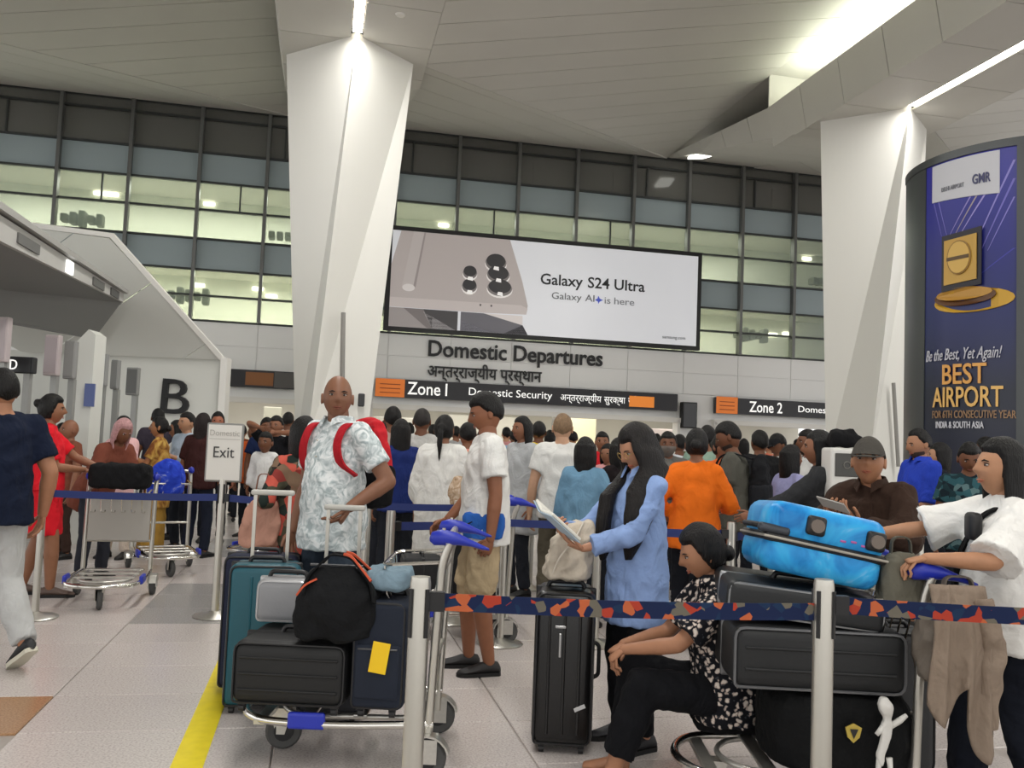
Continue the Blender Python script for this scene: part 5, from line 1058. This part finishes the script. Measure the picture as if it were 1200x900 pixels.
# ------------------------------------------------------------------ people near the camera
def spot(px, py, Y): p = at(px, py, Y); return Vector((p.x, p.y, 0)), p.z
BRN = '#8a5d45'; BRD = '#6e4630'; BRL = '#b98a6b'; PALE = '#c79d80'
# bald man with the red backpack
lc, hh = spot(400, 436, 5.15); yw = 232
LEAF = pattern('leaf_print', 'leaf', ['#9fabad', '#c6cfd0', '#e4e8e8'], 15, [.36, .5, .62])
bald = person('bald man in a white leaf print shirt with a red strap over his shoulder', lc, yw, hh, 0, skin='#835a44', build=1.04, belly=.035, head=(50, 2), top=dict(m=LEAF, sleeve=.68, collar=True, buttons=True, hem=-.10, loose=.016), legs=dict(m=cloth('#39434f', 'jeans_dark')),
    LH=to_local((-.85, 4.86, 1.05), lc, yw), lelb=(-.5, -.6, -.4), lhand=dict(d=(.1, .5, -.8), n=(.4, .3, .2), curl=.95))
# his backpack
def backpack(label, per, cols, size=(.3, .17, .46), drop=.02, strapc='#c3202c'):
    W_ = per['W']; B = thing('backpack', label, 'backpack', per['P'].location, per['P'].rotation_euler[2]); w_, d_, h_ = size; c = per['sc'] - per['fw']*(.13+d_/2) - np.array((0, 0, h_*.80+drop)); m = MB(); rs = []
    for t, a, b in ((0, .7, .75), (.03, .92, .95), (.3, 1, 1.05), (.6, .96, .95), (.85, .8, .7), (.97, .55, .45), (1, .3, .25)):
        rs.append([c + per['rt']*(w_/2*a*math.copysign(abs(math.cos(q))**.6, math.cos(q))) - per['fw']*(d_/2*b*math.copysign(abs(math.sin(q))**.6, math.sin(q))) + np.array((0, 0, h_*t)) for q in [2*math.pi*j/18 for j in range(18)]])
    m.rings(rs); o = link('bag_body', bpy.data.meshes.new('x'), B); job(o, m, .012, 3, [cols[0]], None, .008, 11)
    m = MB(); rs = []
    for t, a, b in ((-.02, .7, .75), (.02, 1.0, 1.05), (.3, 1.08, 1.14), (.44, 1.06, 1.1), (.47, .95, .95)):
        rs.append([c - per['fw']*.008 + per['rt']*(w_/2*a*math.copysign(abs(math.cos(q))**.6, math.cos(q))) - per['fw']*(d_*.5*b*math.copysign(abs(math.sin(q))**.6, math.sin(q))) + np.array((0, 0, h_*t)) for q in [2*math.pi*j/16 for j in range(16)]])
    m.rings(rs); o = link('lower_panel', bpy.data.meshes.new('x'), B); job(o, m, .012, 3, [cols[1]], None, .004, 12)
    for s in (1, -1):
        S = per['arms'][s][0]; f = per['fw']; i = -s*per['rt']*.045; u = per['up']
        strap(B, 'shoulder_strap', [c + per['rt']*s*.08 + np.array((0, 0, h_*.9)) + f*.06, S + i + u*.068 - f*.02, S + i + u*.05 + f*.085, S + i - u*.06 + f*.135, S + i*.6 - u*.17 + f*.115, S - u*.23 + f*.03 - i*.3], .055, cols[2], .012, .05, side=tuple(per['rt']))
    return B
backpack('red and black backpack worn by the bald man', bald, (cloth('#c2262f'), cloth('#121214'), cloth('#b3202b')), (.34, .2, .52), .0)
# man in white tee and shorts
lc, hh = spot(574, 459, 5.72); yw = 190
person('man in a plain white tee and beige shorts looking down', lc, yw, hh, 0, skin='#8d5c42', build=1.02, head=(0, -16), top=dict(m=cloth('#e6e6e2', noise=.04), sleeve=.66, hem=-.09, loose=.022, cuff=1.1), legs=dict(kind='shorts', m=cloth('#b9a584'), len=.95, w=1.05), hair=dict(s='short', t=.017), shoe='#1d1b1c',
    LH=(-.27, .0, .84), RH=(.16, .22, .92), lelb=(-.35, -.9, -.3), lhand=dict(d=(.1, .35, -.85), n=(.8, 0, -.4), curl=.8), rhand=dict(d=(0, .8, -.3), n=(-.5, 0, -.8), curl=.7), feet={1: (.1, .05, 0), -1: (-.1, -.05, 0), 'd1': (.1, 1, 0), 'd-1': (-.15, 1, 0)})
WB = soft_bag('waist_pouch', 'bright blue bag at the waist of the man in shorts', 'bag', lc + Vector((.0, -.165, .84)), [(0, .12, .05, 0, 0), (.02, .13, .045, 0, 0), (.13, .135, .045, 0, 0), (.16, .12, .035, 0, 0)], cloth('#2f63b5'))
strap(WB, 'strap', [(-.08, -.05, .1), (-.16, -.22, .06), (-.25, -.28, -.3)], .03, cloth('#141416'))
# woman reading
lc, hh = spot(752, 498, 4.45); yw = 205
rd = person('woman with long dark hair and glasses reading a book in a pale blue shirt', lc, yw, max(hh, 1.56), 0, skin='#b9876a', fem=True, build=.9, head=(-4, -30), glasses=True, top=dict(m=cloth('#8ca6d6', 'chambray'), sleeve=1.82, hem=-.17, flare=1.16, loose=.022, cuff=.95, collar=True), legs=dict(m=cloth('#141519')), hair=dict(s='long', c='#120c0b', len=1.22, front=.05, sway=(0, .0, 0), t=.015, locks=[([((-.05, .0, .07), 0), ((-.082, .01, -.01), 0), ((-.09, .01, -.1), 0), ((-.12, .06, 1.22), 1), ((-.145, .09, 1.12), 1), ((-.135, .12, 1.0), 1), ((-.12, .13, .90), 1)], [(.02, .05), (.026, .08), (.034, .088), (.05, .095), (.048, .085), (.038, .06), (.014, .02)]), ([((.066, .03, .05), 0), ((.08, .045, -.02), 0), ((.08, .05, -.1), 0), ((.05, .15, 1.2), 1), ((.035, .18, 1.08), 1), ((.03, .185, .97), 1), ((.03, .18, .88), 1)], [(.02, .03), (.028, .05), (.034, .05), (.042, .04), (.042, .04), (.036, .035), (.012, .015)])]), shoe='#26262a',
    LH=(-.05, .34, .95), RH=(.10, .36, 1.0), lelb=(-.6, -.4, -.6), relb=(.6, -.4, -.6), lhand=dict(d=(.35, .8, .25), n=(.2, -.2, .95), curl=.5), rhand=dict(d=(-.5, .7, .35), n=(-.6, -.3, .6), curl=.6))
BO = thing('book', 'open white paged book held by the reading woman', 'book', rd['W']((-.01, .47, 1.07)), R(yw-90)); tb = Matrix.Rotation(R(38), 4, 'X') @ Matrix.Rotation(R(-14), 4, 'Y')
for s in (-1, 1):
    m = MB(); m.rbox((s*.066, 0, .008), (.128, .19, .014), .004, 2, Matrix.Rotation(R(-s*9), 3, 'Y')); o = m.build('page_block', mat('paper', '#dedcd2', .8), BO); o.matrix_local = tb
    m = MB(); m.rbox((s*.068, 0, -.004), (.136, .2, .005), .002, 1, Matrix.Rotation(R(-s*9), 3, 'Y')); o = m.build('cover', mat('book_cover', '#a9bccb', .6), BO); o.matrix_local = tb
# seated woman in floral blouse
lc = Vector((.99, 3.98, 0)); yw = 181
FLOR = pattern('floral_print', 'spots', ['#d8cfc4', '#b8a69a', '#3a3d42', '#15161b'], 40, [0, .30, .42, .52])
seated = person('woman in a black and white floral blouse sitting on the trolley edge', lc, yw, 1.58, 0, skin='#a9795c', fem=True, build=1.12, hip=.375, lean=6, hunch=.6, head=(0, -20), top=dict(m=FLOR, sleeve=.8, hem=-.075, loose=.026, flare=1.08, cuff=1.15, collar=True), legs=dict(m=cloth('#0f1014'), to=.82, w=1.2), hair=dict(s='low_bun', bz=-.035, c='#0f0c0c', t=.017), shoe='none', shoes=False,
    feet={1: (.10, .44, 0), -1: (-.08, .50, 0), 'd1': (.1, 1, 0), 'd-1': (0, 1, -.05)}, knees={1: (.2, .6, 1), -1: (-.1, .6, 1)}, LH=(-.07, .47, .57), RH=(.08, .45, .56), lelb=(-.5, -.2, -.6), relb=(.5, -.2, -.6), lhand=dict(d=(.1, .7, -.6), n=(.1, -.5, -.8), curl=1.0), rhand=dict(d=(-.5, .6, -.3), n=(0, -.2, -.9), curl=.8))
soft_bag('seat_bag', 'flat black bag under the seated woman on the trolley front', 'bag', (1.0, 4.0, .235), [(0, .13, .13, 0, 0), (.015, .16, .15, 0, 0), (.05, .16, .15, 0, 0), (.065, .13, .12, 0, 0)], cloth('#131315'))
q = MB(); 
for k in range(9): q.tube([seated['hp']((.0, -.115, -.02)), seated['hp']((.02*math.cos(k), -.125-.01*math.sin(k*2), -.02+.03*math.sin(k)))], .003, 5)
q.build('hair_clip', mat('hair_clip', '#b5b2ae', .3, .6), seated['P'])
# man in cap
lc, hh = spot(1021, 520, 4.75); yw = 222
capm = person('man in a grey cap and dark brown jacket holding a phone', lc + Vector((.06, .02, 0)), yw, 1.55, 0, skin='#a87657', build=1.08, lean=10, side=0, hunch=.35, head=(20, 4), top=dict(m=cloth('#3a2a22', 'brown_jacket'), sleeve=1.86, loose=.03, hem=-.10, collar=True, name='jacket', wrinkle=.008), legs=dict(m=cloth('#26272b')), hair=dict(s='short', t=.008), cap_col=cloth('#4d4a45', 'cap_grey'), beard=None,
    LH=(-.06, .34, 1.10), RH=(.10, .32, 1.12), lelb=(-.75, -.3, -.5), relb=(.6, -.4, -.5), lhand=dict(d=(.5, .6, .45), n=(.1, -.3, .9), curl=.5), rhand=dict(d=(-.4, .7, .3), n=(-.3, -.3, .8), curl=.5))
PH = thing('phone', 'phone in the hands of the man in the cap', 'phone', capm['W']((.02, .46, 1.19)), R(yw-90)); m = MB(); m.rbox((0, 0, 0), (.16, .085, .009), .004, 2); tb = Matrix.Rotation(R(35), 4, 'X') @ Matrix.Rotation(R(-12), 4, 'Y'); o = m.build('phone_body', mat('phone_case', '#a7a39d', .4), PH); o.matrix_local = tb
m = MB(); m.box((0, 0, .006), (.146, .074, .002)); o = m.build('screen', mat('phone_screen', '#17181b', .1), PH); o.matrix_local = tb
WT = thing('wristwatch', 'silver wristwatch on the wrist of the man in the cap', 'watch', capm['W'](capm['arms'][-1][2]), R(yw-90)); dA = unit(capm['arms'][-1][2]-capm['arms'][-1][1]); m = MB(); m.cyl(-dA*.03, -dA*.052, .034, 16); m.build('strap', STEEL, WT, smooth=40); m = MB(); m.cyl(-dA*.04 + np.array((-.02, -.026, .012)), -dA*.04 + np.array((-.03, -.036, .016)), .02, 14); m.build('dial', CHROME, WT)
# woman right edge
lc, hh = spot(1192, 515, 3.62); yw = 176
rw = person('woman with straight black hair in a wide white tee at the trolley handle', lc + Vector((-.05, 0, 0)), yw, max(hh, 1.53), 0, skin='#b58565', fem=True, build=1.14, head=(4, 4), top=dict(m=cloth('#ebeae6', noise=.04), sleeve=.98, loose=.036, hem=-.08, flare=1.12, cuff=1.3), legs=dict(m=cloth('#151923'), w=1.25), hair=dict(s='long', c='#0a0808', len=.82, t=.016), shoe='#222226',
    LH=to_local((1.64, 3.42, 1.06), lc, yw), RH=to_local((1.55, 3.92, 1.08), lc, yw), lelb=(-.6, -.3, -.6), relb=(.5, -.3, -.7), lhand=dict(d=(.1, .9, -.2), n=(0, -.2, -1), curl=.8), rhand=dict(d=(-.1, .9, -.2), n=(0, -.2, -1), curl=.8), feet={1: (.1, .1, 0), -1: (-.12, -.12, 0)})
SB = thing('shoulder_bag', 'black crossbody bag strap worn by the woman in the wide white tee', 'bag', rw['P'].location, rw['P'].rotation_euler[2]); c_ = rw['sc']; f_ = rw['fw']; r_ = rw['rt']
strap(SB, 'strap', [c_ - r_*.06 + np.array((0, 0, .055)) - f_*.02, c_ - r_*.05 + f_*.11 + np.array((0, 0, .0)), c_ + r_*.02 + f_*.165 + np.array((0, 0, -.16)), c_ + r_*.12 + f_*.15 + np.array((0, 0, -.34)), c_ + r_*.2 + f_*.05 + np.array((0, 0, -.42))], .035, cloth('#111113'), .01, .05, side=tuple(-r_)); m = MB(); m.rbox(c_ + r_*.24 + np.array((0, 0, -.5)), (.08, .2, .16), .03); m.build('bag_body', cloth('#111113'), SB, smooth=40)
m = MB(); m.rbox(c_ - r_*.055 + f_*.145 + np.array((0, 0, -.05)), (.08, .05, .11), .02); m.build('sunglasses_case', mat('knot_dark', '#1b1b1d', .5), SB, smooth=40)
# man in navy at the left edge, mid stride
lc, hh = spot(6, 424, 5.35); yw = 148
person('man in a navy tee and pale grey trousers striding out at the left', lc + Vector((.0, 0, 0)), yw, hh-.03, 0, skin='#a8775a', build=1.2, head=(0, 0), top=dict(m=cloth('#141c30', 'navy_tee'), sleeve=.72, hem=-.07, loose=.022), legs=dict(m=cloth('#b9bab9', 'grey_jersey'), w=1.16, cuff=.032), hair=dict(s='short'), shoe='#17181b', sole='#c9c5b4',
    feet={-1: (-.08, .34, 0), 1: (.09, -.27, .09), 'd1': (.05, .8, -.5), 'd-1': (-.05, 1, 0)}, RH=(.29, -.02, .88), LH=(-.24, .2, .9), relb=(.4, -.9, 0))
# woman in red
lc, hh = spot(60, 461, 7.6); yw = 24
person('woman in a red dress pushing a trolley, hair in a dark bun', lc, yw, hh, 0, skin='#8f6248', fem=True, build=1.1, head=(-5, 0), top=dict(m=cloth('#d91f2c', 'red_dress'), sleeve=.8, hem=-.02, loose=.014), legs=dict(kind='skirt', m=cloth('#d91f2c', 'red_dress'), to=.3, flare=1.02), hair=dict(s='bun', bz=.05, t=.018), shoe='#5b4a42',
    RH=to_local((-3.63, 7.72, 1.06), lc, yw), LH=to_local((-3.55, 7.9, 1.06), lc, yw), rhand=dict(d=(0, .9, -.3), n=(-.1, 0, -1), curl=.8), lhand=dict(d=(0, .9, -.3), n=(.1, 0, -1), curl=.8), feet={1: (.08, .1, 0), -1: (-.09, -.12, 0)})
# woman in floral vest, back turned, with a pink bag
lc, hh = spot(358, 489, 5.75); yw = 118
PAISL = pattern('vest_print', 'cells', ['#2d2a26', '#8a3a34', '#4b4a3c', '#c0584a', '#26302c', '#7a6350'], 16)
person('woman in a dark patterned vest with her black hair turned to us', lc, yw, hh, 0, skin='#a7775c', fem=True, top=dict(m=PAISL, sleeve=1.2, hem=-.2, flare=1.1, loose=.02), legs=dict(m=cloth('#1b2340')), hair=dict(s='bob', t=.018), LH=(-.18, .1, .92), RH=(.2, .2, .95))
PB = soft_bag('shopping_bag', 'dusty pink shopping bag hanging beside the woman in the patterned vest', 'bag', Vector((-1.53, 5.6, .72)), [(0, .10, .06, 0, 0), (.02, .13, .08, 0, 0), (.15, .12, .07, .01, 0), (.28, .10, .05, .02, 0), (.31, .07, .03, .02, 0)], cloth('#b78a78'), wrinkle=.01); strap(PB, 'handle', [(-.04, 0, .28), (-.02, 0, .46), (.05, 0, .46), (.06, 0, .28)], .015, cloth('#8f6a5b'))

# ------------------------------------------------------------------ middle distance
def folk(label, px, py, Y, yaw, shirt, lod=1, legs='#22252c', fem=False, hair=None, skin=BRN, sleeve=.6, h=None, group=None, **k):
    lc, hh = spot(px, py, Y); hh = h or min(1.86, max(1.45, hh)); hair = hair if hair is not None else dict(s='short'); mt = shirt if not isinstance(shirt, str) else cloth(shirt)
    t = dict(m=mt, sleeve=sleeve, loose=k.pop('loose', .02), hem=k.pop('hem', -.07)); t.update(k.pop('topx', {}))
    lg = dict(m=cloth(legs) if isinstance(legs, str) else legs); lg.update(k.pop('legx', {}))
    return person(label, lc, yaw, hh, lod, skin=skin, fem=fem, top=t, legs=lg, hair=hair or None, group=group, **k)
FH = dict(s='bob'); FP = dict(s='pony'); FB = dict(s='bun'); FW = dict(s='wavy')
GRIP = dict(RH=(.14, .34, 1.0), LH=(-.12, .34, 1.0))
folk('woman in a bright orange long sleeved top seen from behind', 817, 501, 6.55, 75, '#e8701c', fem=True, hair=dict(s='low_bun', bz=0), sleeve=1.8, legs='#15181f', RH=(.2, .25, 1.0), LH=(-.22, .1, .95), hem=-.09)
g = folk('man in a dark grey tee with a black backpack, head bowed', 862, 493, 7.35, 160, '#55554e', skin=BRD, head=(0, -25), legs='#121317', RH=(.08, .3, 1.02), LH=(-.1, .3, 1.02), beard='#2a1d16', hunch=.4)
backpack('black backpack on the man in the dark grey tee', g, (cloth('#1a1b1e'), cloth('#222428'), cloth('#17181b')), (.3, .17, .46))
folk('person in a charcoal long sleeved top reaching out to the barrier', 962, 503, 6.1, 165, '#303133', hair=dict(s='long', c='#0c0c0d', len=.5), fem=True, sleeve=1.85, LH=(-.15, .44, 1.02), RH=(.2, .1, .9), legs='#1a1b1d', loose=.03)
soft_bag('cloth_bundle', 'black bundle resting on top of the white sign cabinet', 'bag', at(987, 524, 5.9) + Vector((.02, .02, 0)), [(0, .08, .08, 0, 0), (.02, .11, .1, 0, 0), (.07, .11, .1, 0, 0), (.12, .07, .06, -.02, 0)], cloth('#151517'), vox=.014)
KC = thing('sign_cabinet', 'white self service cabinet with dark header behind the man in the cap', 'cabinet', (at(990, 560, 5.9).x + .03, 5.92, 0)); top_z = at(987, 525, 5.9).z
m = MB(); m.rbox((0, 0, top_z/2), (.30, .2, top_z), .02); m.build('body', mat('cabinet_white', '#d6d5d0', .45), KC); m = MB(); m.rbox((.0, -.103, top_z-.11), (.25, .01, .15), .004, 2); hd_ = m.build('header_screen', mat('cab_screen', '#3b3a36', .3), KC)
for x in (-.05, .03): q = MB(); q.tube([(x+.022*math.cos(a), -.112, top_z-.11+.022*math.sin(a)) for a in [2*math.pi*j/12 for j in range(12)]], .003, 5, closed=True); q.build('icon', mat('cab_icon', '#77756e', .5), hd_)
o = link('lettering', text_fit('F', .03, .045, mat('cab_text', '#4b4b4b', .6), depth=.002), KC); o.rotation_euler = (math.pi/2, 0, 0); o.location = (-.1, -.103, top_z-.37)
folk('man in a royal blue shirt with receding hair looking down', 1079, 502, 7.6, 188, '#2b45b8', skin='#a97a5c', head=(0, -12), hair=dict(s='short', recede=.02), sleeve=1.0, LH=(-.1, .25, .95), RH=(.12, .25, .95), beard='#3a2a22', topx=dict(collar=True))
folk('person in black behind the man in the royal blue shirt', 1103, 518, 8.2, 160, '#191d26', skin=BRL, hair=FH, fem=True)
folk('person in a dark teal patterned top before the totem', 1136, 519, 7.0, 250, pattern('teal_print', 'cells', ['#1c3238', '#2d525a', '#16222a', '#516a6d'], 20), skin=BRD, head=(0, -20))
folk('person in black standing close to the totem', 1157, 512, 8.6, 120, '#101114', skin=BRD)
# left group by the check-in wall
folk('woman in a pale pink kurta facing the trolley', 146, 487, 10.0, 262, '#dcb0b0', fem=True, skin=BRD, hair=dict(s='low_bun', bz=-.02), sleeve=1.5, hem=-.2, legs='#d6c7b8', head=(-8, 0), **GRIP)
folk('person bending over with a pink scarf on the head', 117, 506, 8.6, 330, '#7a4536', fem=True, skin=BRD, lean=35, head=(0, -20), h=1.62, hair=dict(s='bob', c='#c99a9a', t=.02, name='headscarf'), sleeve=.9, hem=-.15, legs='#30323a', RH=(.12, .5, .95), LH=(-.1, .5, .95))
folk('woman in a mustard and brown saree in profile', 189, 488, 10.3, 192, pattern('saree', 'leaf', ['#7a4b2a', '#b08440', '#c9a75a'], 6, [.35, .5, .65]), fem=True, skin='#a8744f', hair=dict(s='low_bun', bz=-.01), sleeve=.7, hem=-.2, legx=dict(kind='skirt', to=.04, flare=1.2), legs='#b0893f', RH=(.05, .3, 1.1), LH=(-.05, .3, 1.12))
folk('bald man half hidden behind the woman in red', 84, 492, 9.8, 230, '#7d4a38', skin=BRN, hair={}, legs='#3a2a24')
folk('man in a brown shirt below the left flight displays', 73, 500, 10.7, 300, '#6f4a3a', skin=BRD, legs='#4d3b30')
folk('tall dark haired man behind the mustard saree', 186, 478, 12.3, 120, '#3b3540', skin=BRD, lod=2)
folk('man in a pale blue shirt with folded arms under the letter B', 221, 483, 10.8, 235, '#b3c3d4', skin=BRL, sleeve=1.5, legs='#2c3038', RH=(.02, .24, 1.15), LH=(-.02, .26, 1.13))
folk('woman in a white blouse below the letter B', 209, 492, 11.9, 200, '#dcdcda', fem=True, skin=BRN, hair=FH)
folk('woman in a dark maroon top seen from behind beside the Exit sign', 238, 483, 10.3, 80, '#3a1f1e', fem=True, skin=BRN, hair=dict(s='long', c='#1c0e0d', len=.7), legs='#1d2230', sleeve=.8)
folk('person with a ponytail looking back beside the Exit sign', 256, 481, 11.7, 285, '#49302c', fem=True, skin='#a8684f', hair=FP, lod=2)
# child and group in the left doorway
kid = folk('child in a white sweatshirt perched on the trolley by the left doorway', 312, 512, 9.8, 262, '#d9d9d7', h=1.08, lod=1, sleeve=1.85, legs='#3b4148', skin=BRD, hs=.27)
kid['P'].location.z = at(312, 512, 9.8).z - 1.08
suitcase('grey case on which the child stands', Vector((at(312, 560, 9.8).x, 9.82, .235)), (.44, .4, max(.1, at(312, 512, 9.8).z - 1.08 - .235)), '#4b4e55', 0, wheels=False, rough=.8)
folk('man in an orange vest at the left doorway', 299, 497, 12.5, 250, '#d8622c', lod=2, skin=BRD)
folk('man in a black tee with his arms raised behind the child', 325, 487, 11.2, 260, '#15161a', skin=BRN, RH=(.1, .25, 1.5), LH=(-.1, .25, 1.45))
folk('man in a navy shirt left of the raised arms', 313, 489, 11.8, 300, '#1d2a4e', skin=BRD, lod=2)
folk('man in a white shirt walking into the left doorway', 338, 482, 13.4, 90, '#d8d8d4', skin=BRD, lod=2)
# crowd behind the barriers, middle
folk('man with short dark hair above the red backpack', 461, 475, 9.3, 95, '#b59a92', skin=BRN)
folk('woman with loose black hair just right of the red backpack', 471, 490, 8.3, 110, '#1d2c66', fem=True, skin=BRN, hair=FW)
folk('man with thinning hair in a pale grey shirt seen from behind', 495, 477, 8.9, 88, '#b9b8b4', skin=BRD, hair=dict(s='short', t=.009, c='#2b2624'), legs='#1b2034')
fl = folk('woman in a loose white dress with a ponytail seen from behind', 521, 485, 7.6, 82, '#e0dfda', fem=True, skin=BRN, hair=dict(s='pony', len=.3), sleeve=1.5, hem=-.24, loose=.04, legs='#d9d8d2', RH=(.22, .2, 1.0))
soft_bag('shoulder_bag', 'tan flowered shoulder bag of the woman in the white dress', 'bag', fl['W']((.19, -.06, .86)), [(0, .1, .07, 0, 0), (.02, .14, .09, 0, 0), (.16, .15, .09, 0, 0), (.26, .11, .06, 0, 0), (.29, .07, .03, 0, 0)], pattern('tan_flower', 'leaf', ['#8d755d', '#b49a80', '#cbb9a5'], 14, [.35, .5, .65]), vox=.016)
folk('man in an orange and pink striped tee behind the man in shorts', 549, 495, 8.8, 100, pattern('stripes', 'stripe', ['#d59a6f', '#d98f80', '#8d6048'], 16, [0, .45, .85]), skin=BRN)
folk('woman in a pale grey shawl looking left past the white tee', 614, 486, 8.6, 215, '#b3b6b8', fem=True, skin=BRN, hair=FW, sleeve=1.4, hem=-.2, loose=.035)
folk('person in a yellow top near the doorway', 632, 493, 10.8, 90, '#d9bf2a', skin=BRD, lod=2)
folk('tall man with pale hair in a plain white tee seen from behind', 660, 483, 7.7, 88, '#dfdfdb', skin=PALE, hair=dict(s='short', c='#8d7256', t=.008), legs='#5a5447')
folk('woman in a denim blue jacket with tied curly hair seen from behind', 686, 512, 7.2, 70, '#6f97b3', fem=True, skin=BRN, hair=dict(s='wavy', len=.7), sleeve=1.85, RH=(.2, .2, .9))
folk('man in a red scarf facing us near the doorway', 706, 506, 10.9, 265, '#c4222c', lod=1, skin=BRN)
folk('woman in a pink kurta below the red scarf', 713, 520, 9.9, 240, '#d79a9a', fem=True, hair=FH, skin=BRN, lod=2)
folk('woman with very dark clothing between the denim jacket and the reader', 727, 513, 7.7, 120, '#1c1618', fem=True, hair=FH, skin=BRD)
folk('man in a grey shirt wearing a face mask behind the reading woman', 783, 506, 8.8, 262, '#6b6a66', skin=BRD, mask=mat('mask_grey', '#6c655f', .8), RH=(.08, .25, 1.0), LH=(-.08, .25, 1.0))
folk('person in white far behind the orange top', 797, 509, 11.2, 110, '#cfd3d8', skin=BRD, lod=2)
folk('man in a sage green shirt behind the orange top', 829, 498, 8.9, 70, '#8aa393', skin=BRN)
folk('person in an orange safety vest facing the man in the grey tee', 845, 507, 8.0, 300, '#df6b30', fem=True, hair=dict(s='bun'), skin=BRN)
folk('man in black beyond the black backpack', 891, 504, 9.2, 100, '#1f2022', skin=BRD)
folk('man in a white shirt and dark cap near the Zone 2 doorway', 913, 508, 10.2, 200, '#d7d9da', skin=BRD, cap_col=cloth('#1e1f22', 'cap_dark'), head=(0, -15))
folk('woman in a lilac top with wavy black hair looking right', 926, 521, 7.6, 20, '#9c9cc4', fem=True, hair=FW, skin=BRN)
folk('man in a white collared shirt looking left near the white column', 948, 503, 8.8, 190, '#dcdcd9', skin=BRD, beard='#2a1d16')
# rows of heads by the doorways
far = [(452, 492, 12.4), (480, 494, 16), (508, 497, 15.2), (535, 499, 16.2), (566, 502, 15), (594, 500, 16.5), (604, 503, 14.2), (645, 503, 15.6), (672, 505, 16.4), (745, 509, 15.8), (770, 507, 16.6), (812, 511, 15.2), (838, 512, 16.8), (872, 513, 15.4), (902, 515, 16.4), (936, 514, 15.6), (272, 500, 14.4), (284, 498, 15.4), (345, 500, 15)]
colr = [('white', '#d5d5d2'), ('black', '#1c1d20'), ('navy blue', '#1f2b4d'), ('light grey', '#a9aaab'), ('maroon', '#5b2327'), ('pale pink', '#cf9292'), ('sky blue', '#8fb0cd'), ('teal green', '#2f6b70'), ('mustard', '#b08a35'), ('brown', '#5a3b2a'), ('lilac', '#9d8fb5'), ('olive', '#5d5c3c'), ('cream', '#d9cfb5'), ('charcoal', '#333436'), ('coral', '#cf6f58'), ('bottle green', '#24452f'), ('denim blue', '#4f6f94'), ('rust', '#8f4526'), ('beige', '#b9a98f')]
wh = {0: 'far in the Zone 1 doorway', 1: 'far in the Zone 2 doorway', 2: 'far in the left doorway'}
for k, (px, py, Y) in enumerate(far):
    nm, c = colr[k]; z_ = 2 if px < 360 else 0 if px < 800 else 1; f_ = k % 3 == 1
    folk('person in a %s top seen from behind %s' % (nm, wh[z_]), px, py, Y, 80 + (k*37) % 40, c, lod=2, fem=f_, hair=FH if f_ else None, skin=(BRN, BRD, BRL)[k % 3], group='people queueing far off at the doorways')
grow_people()
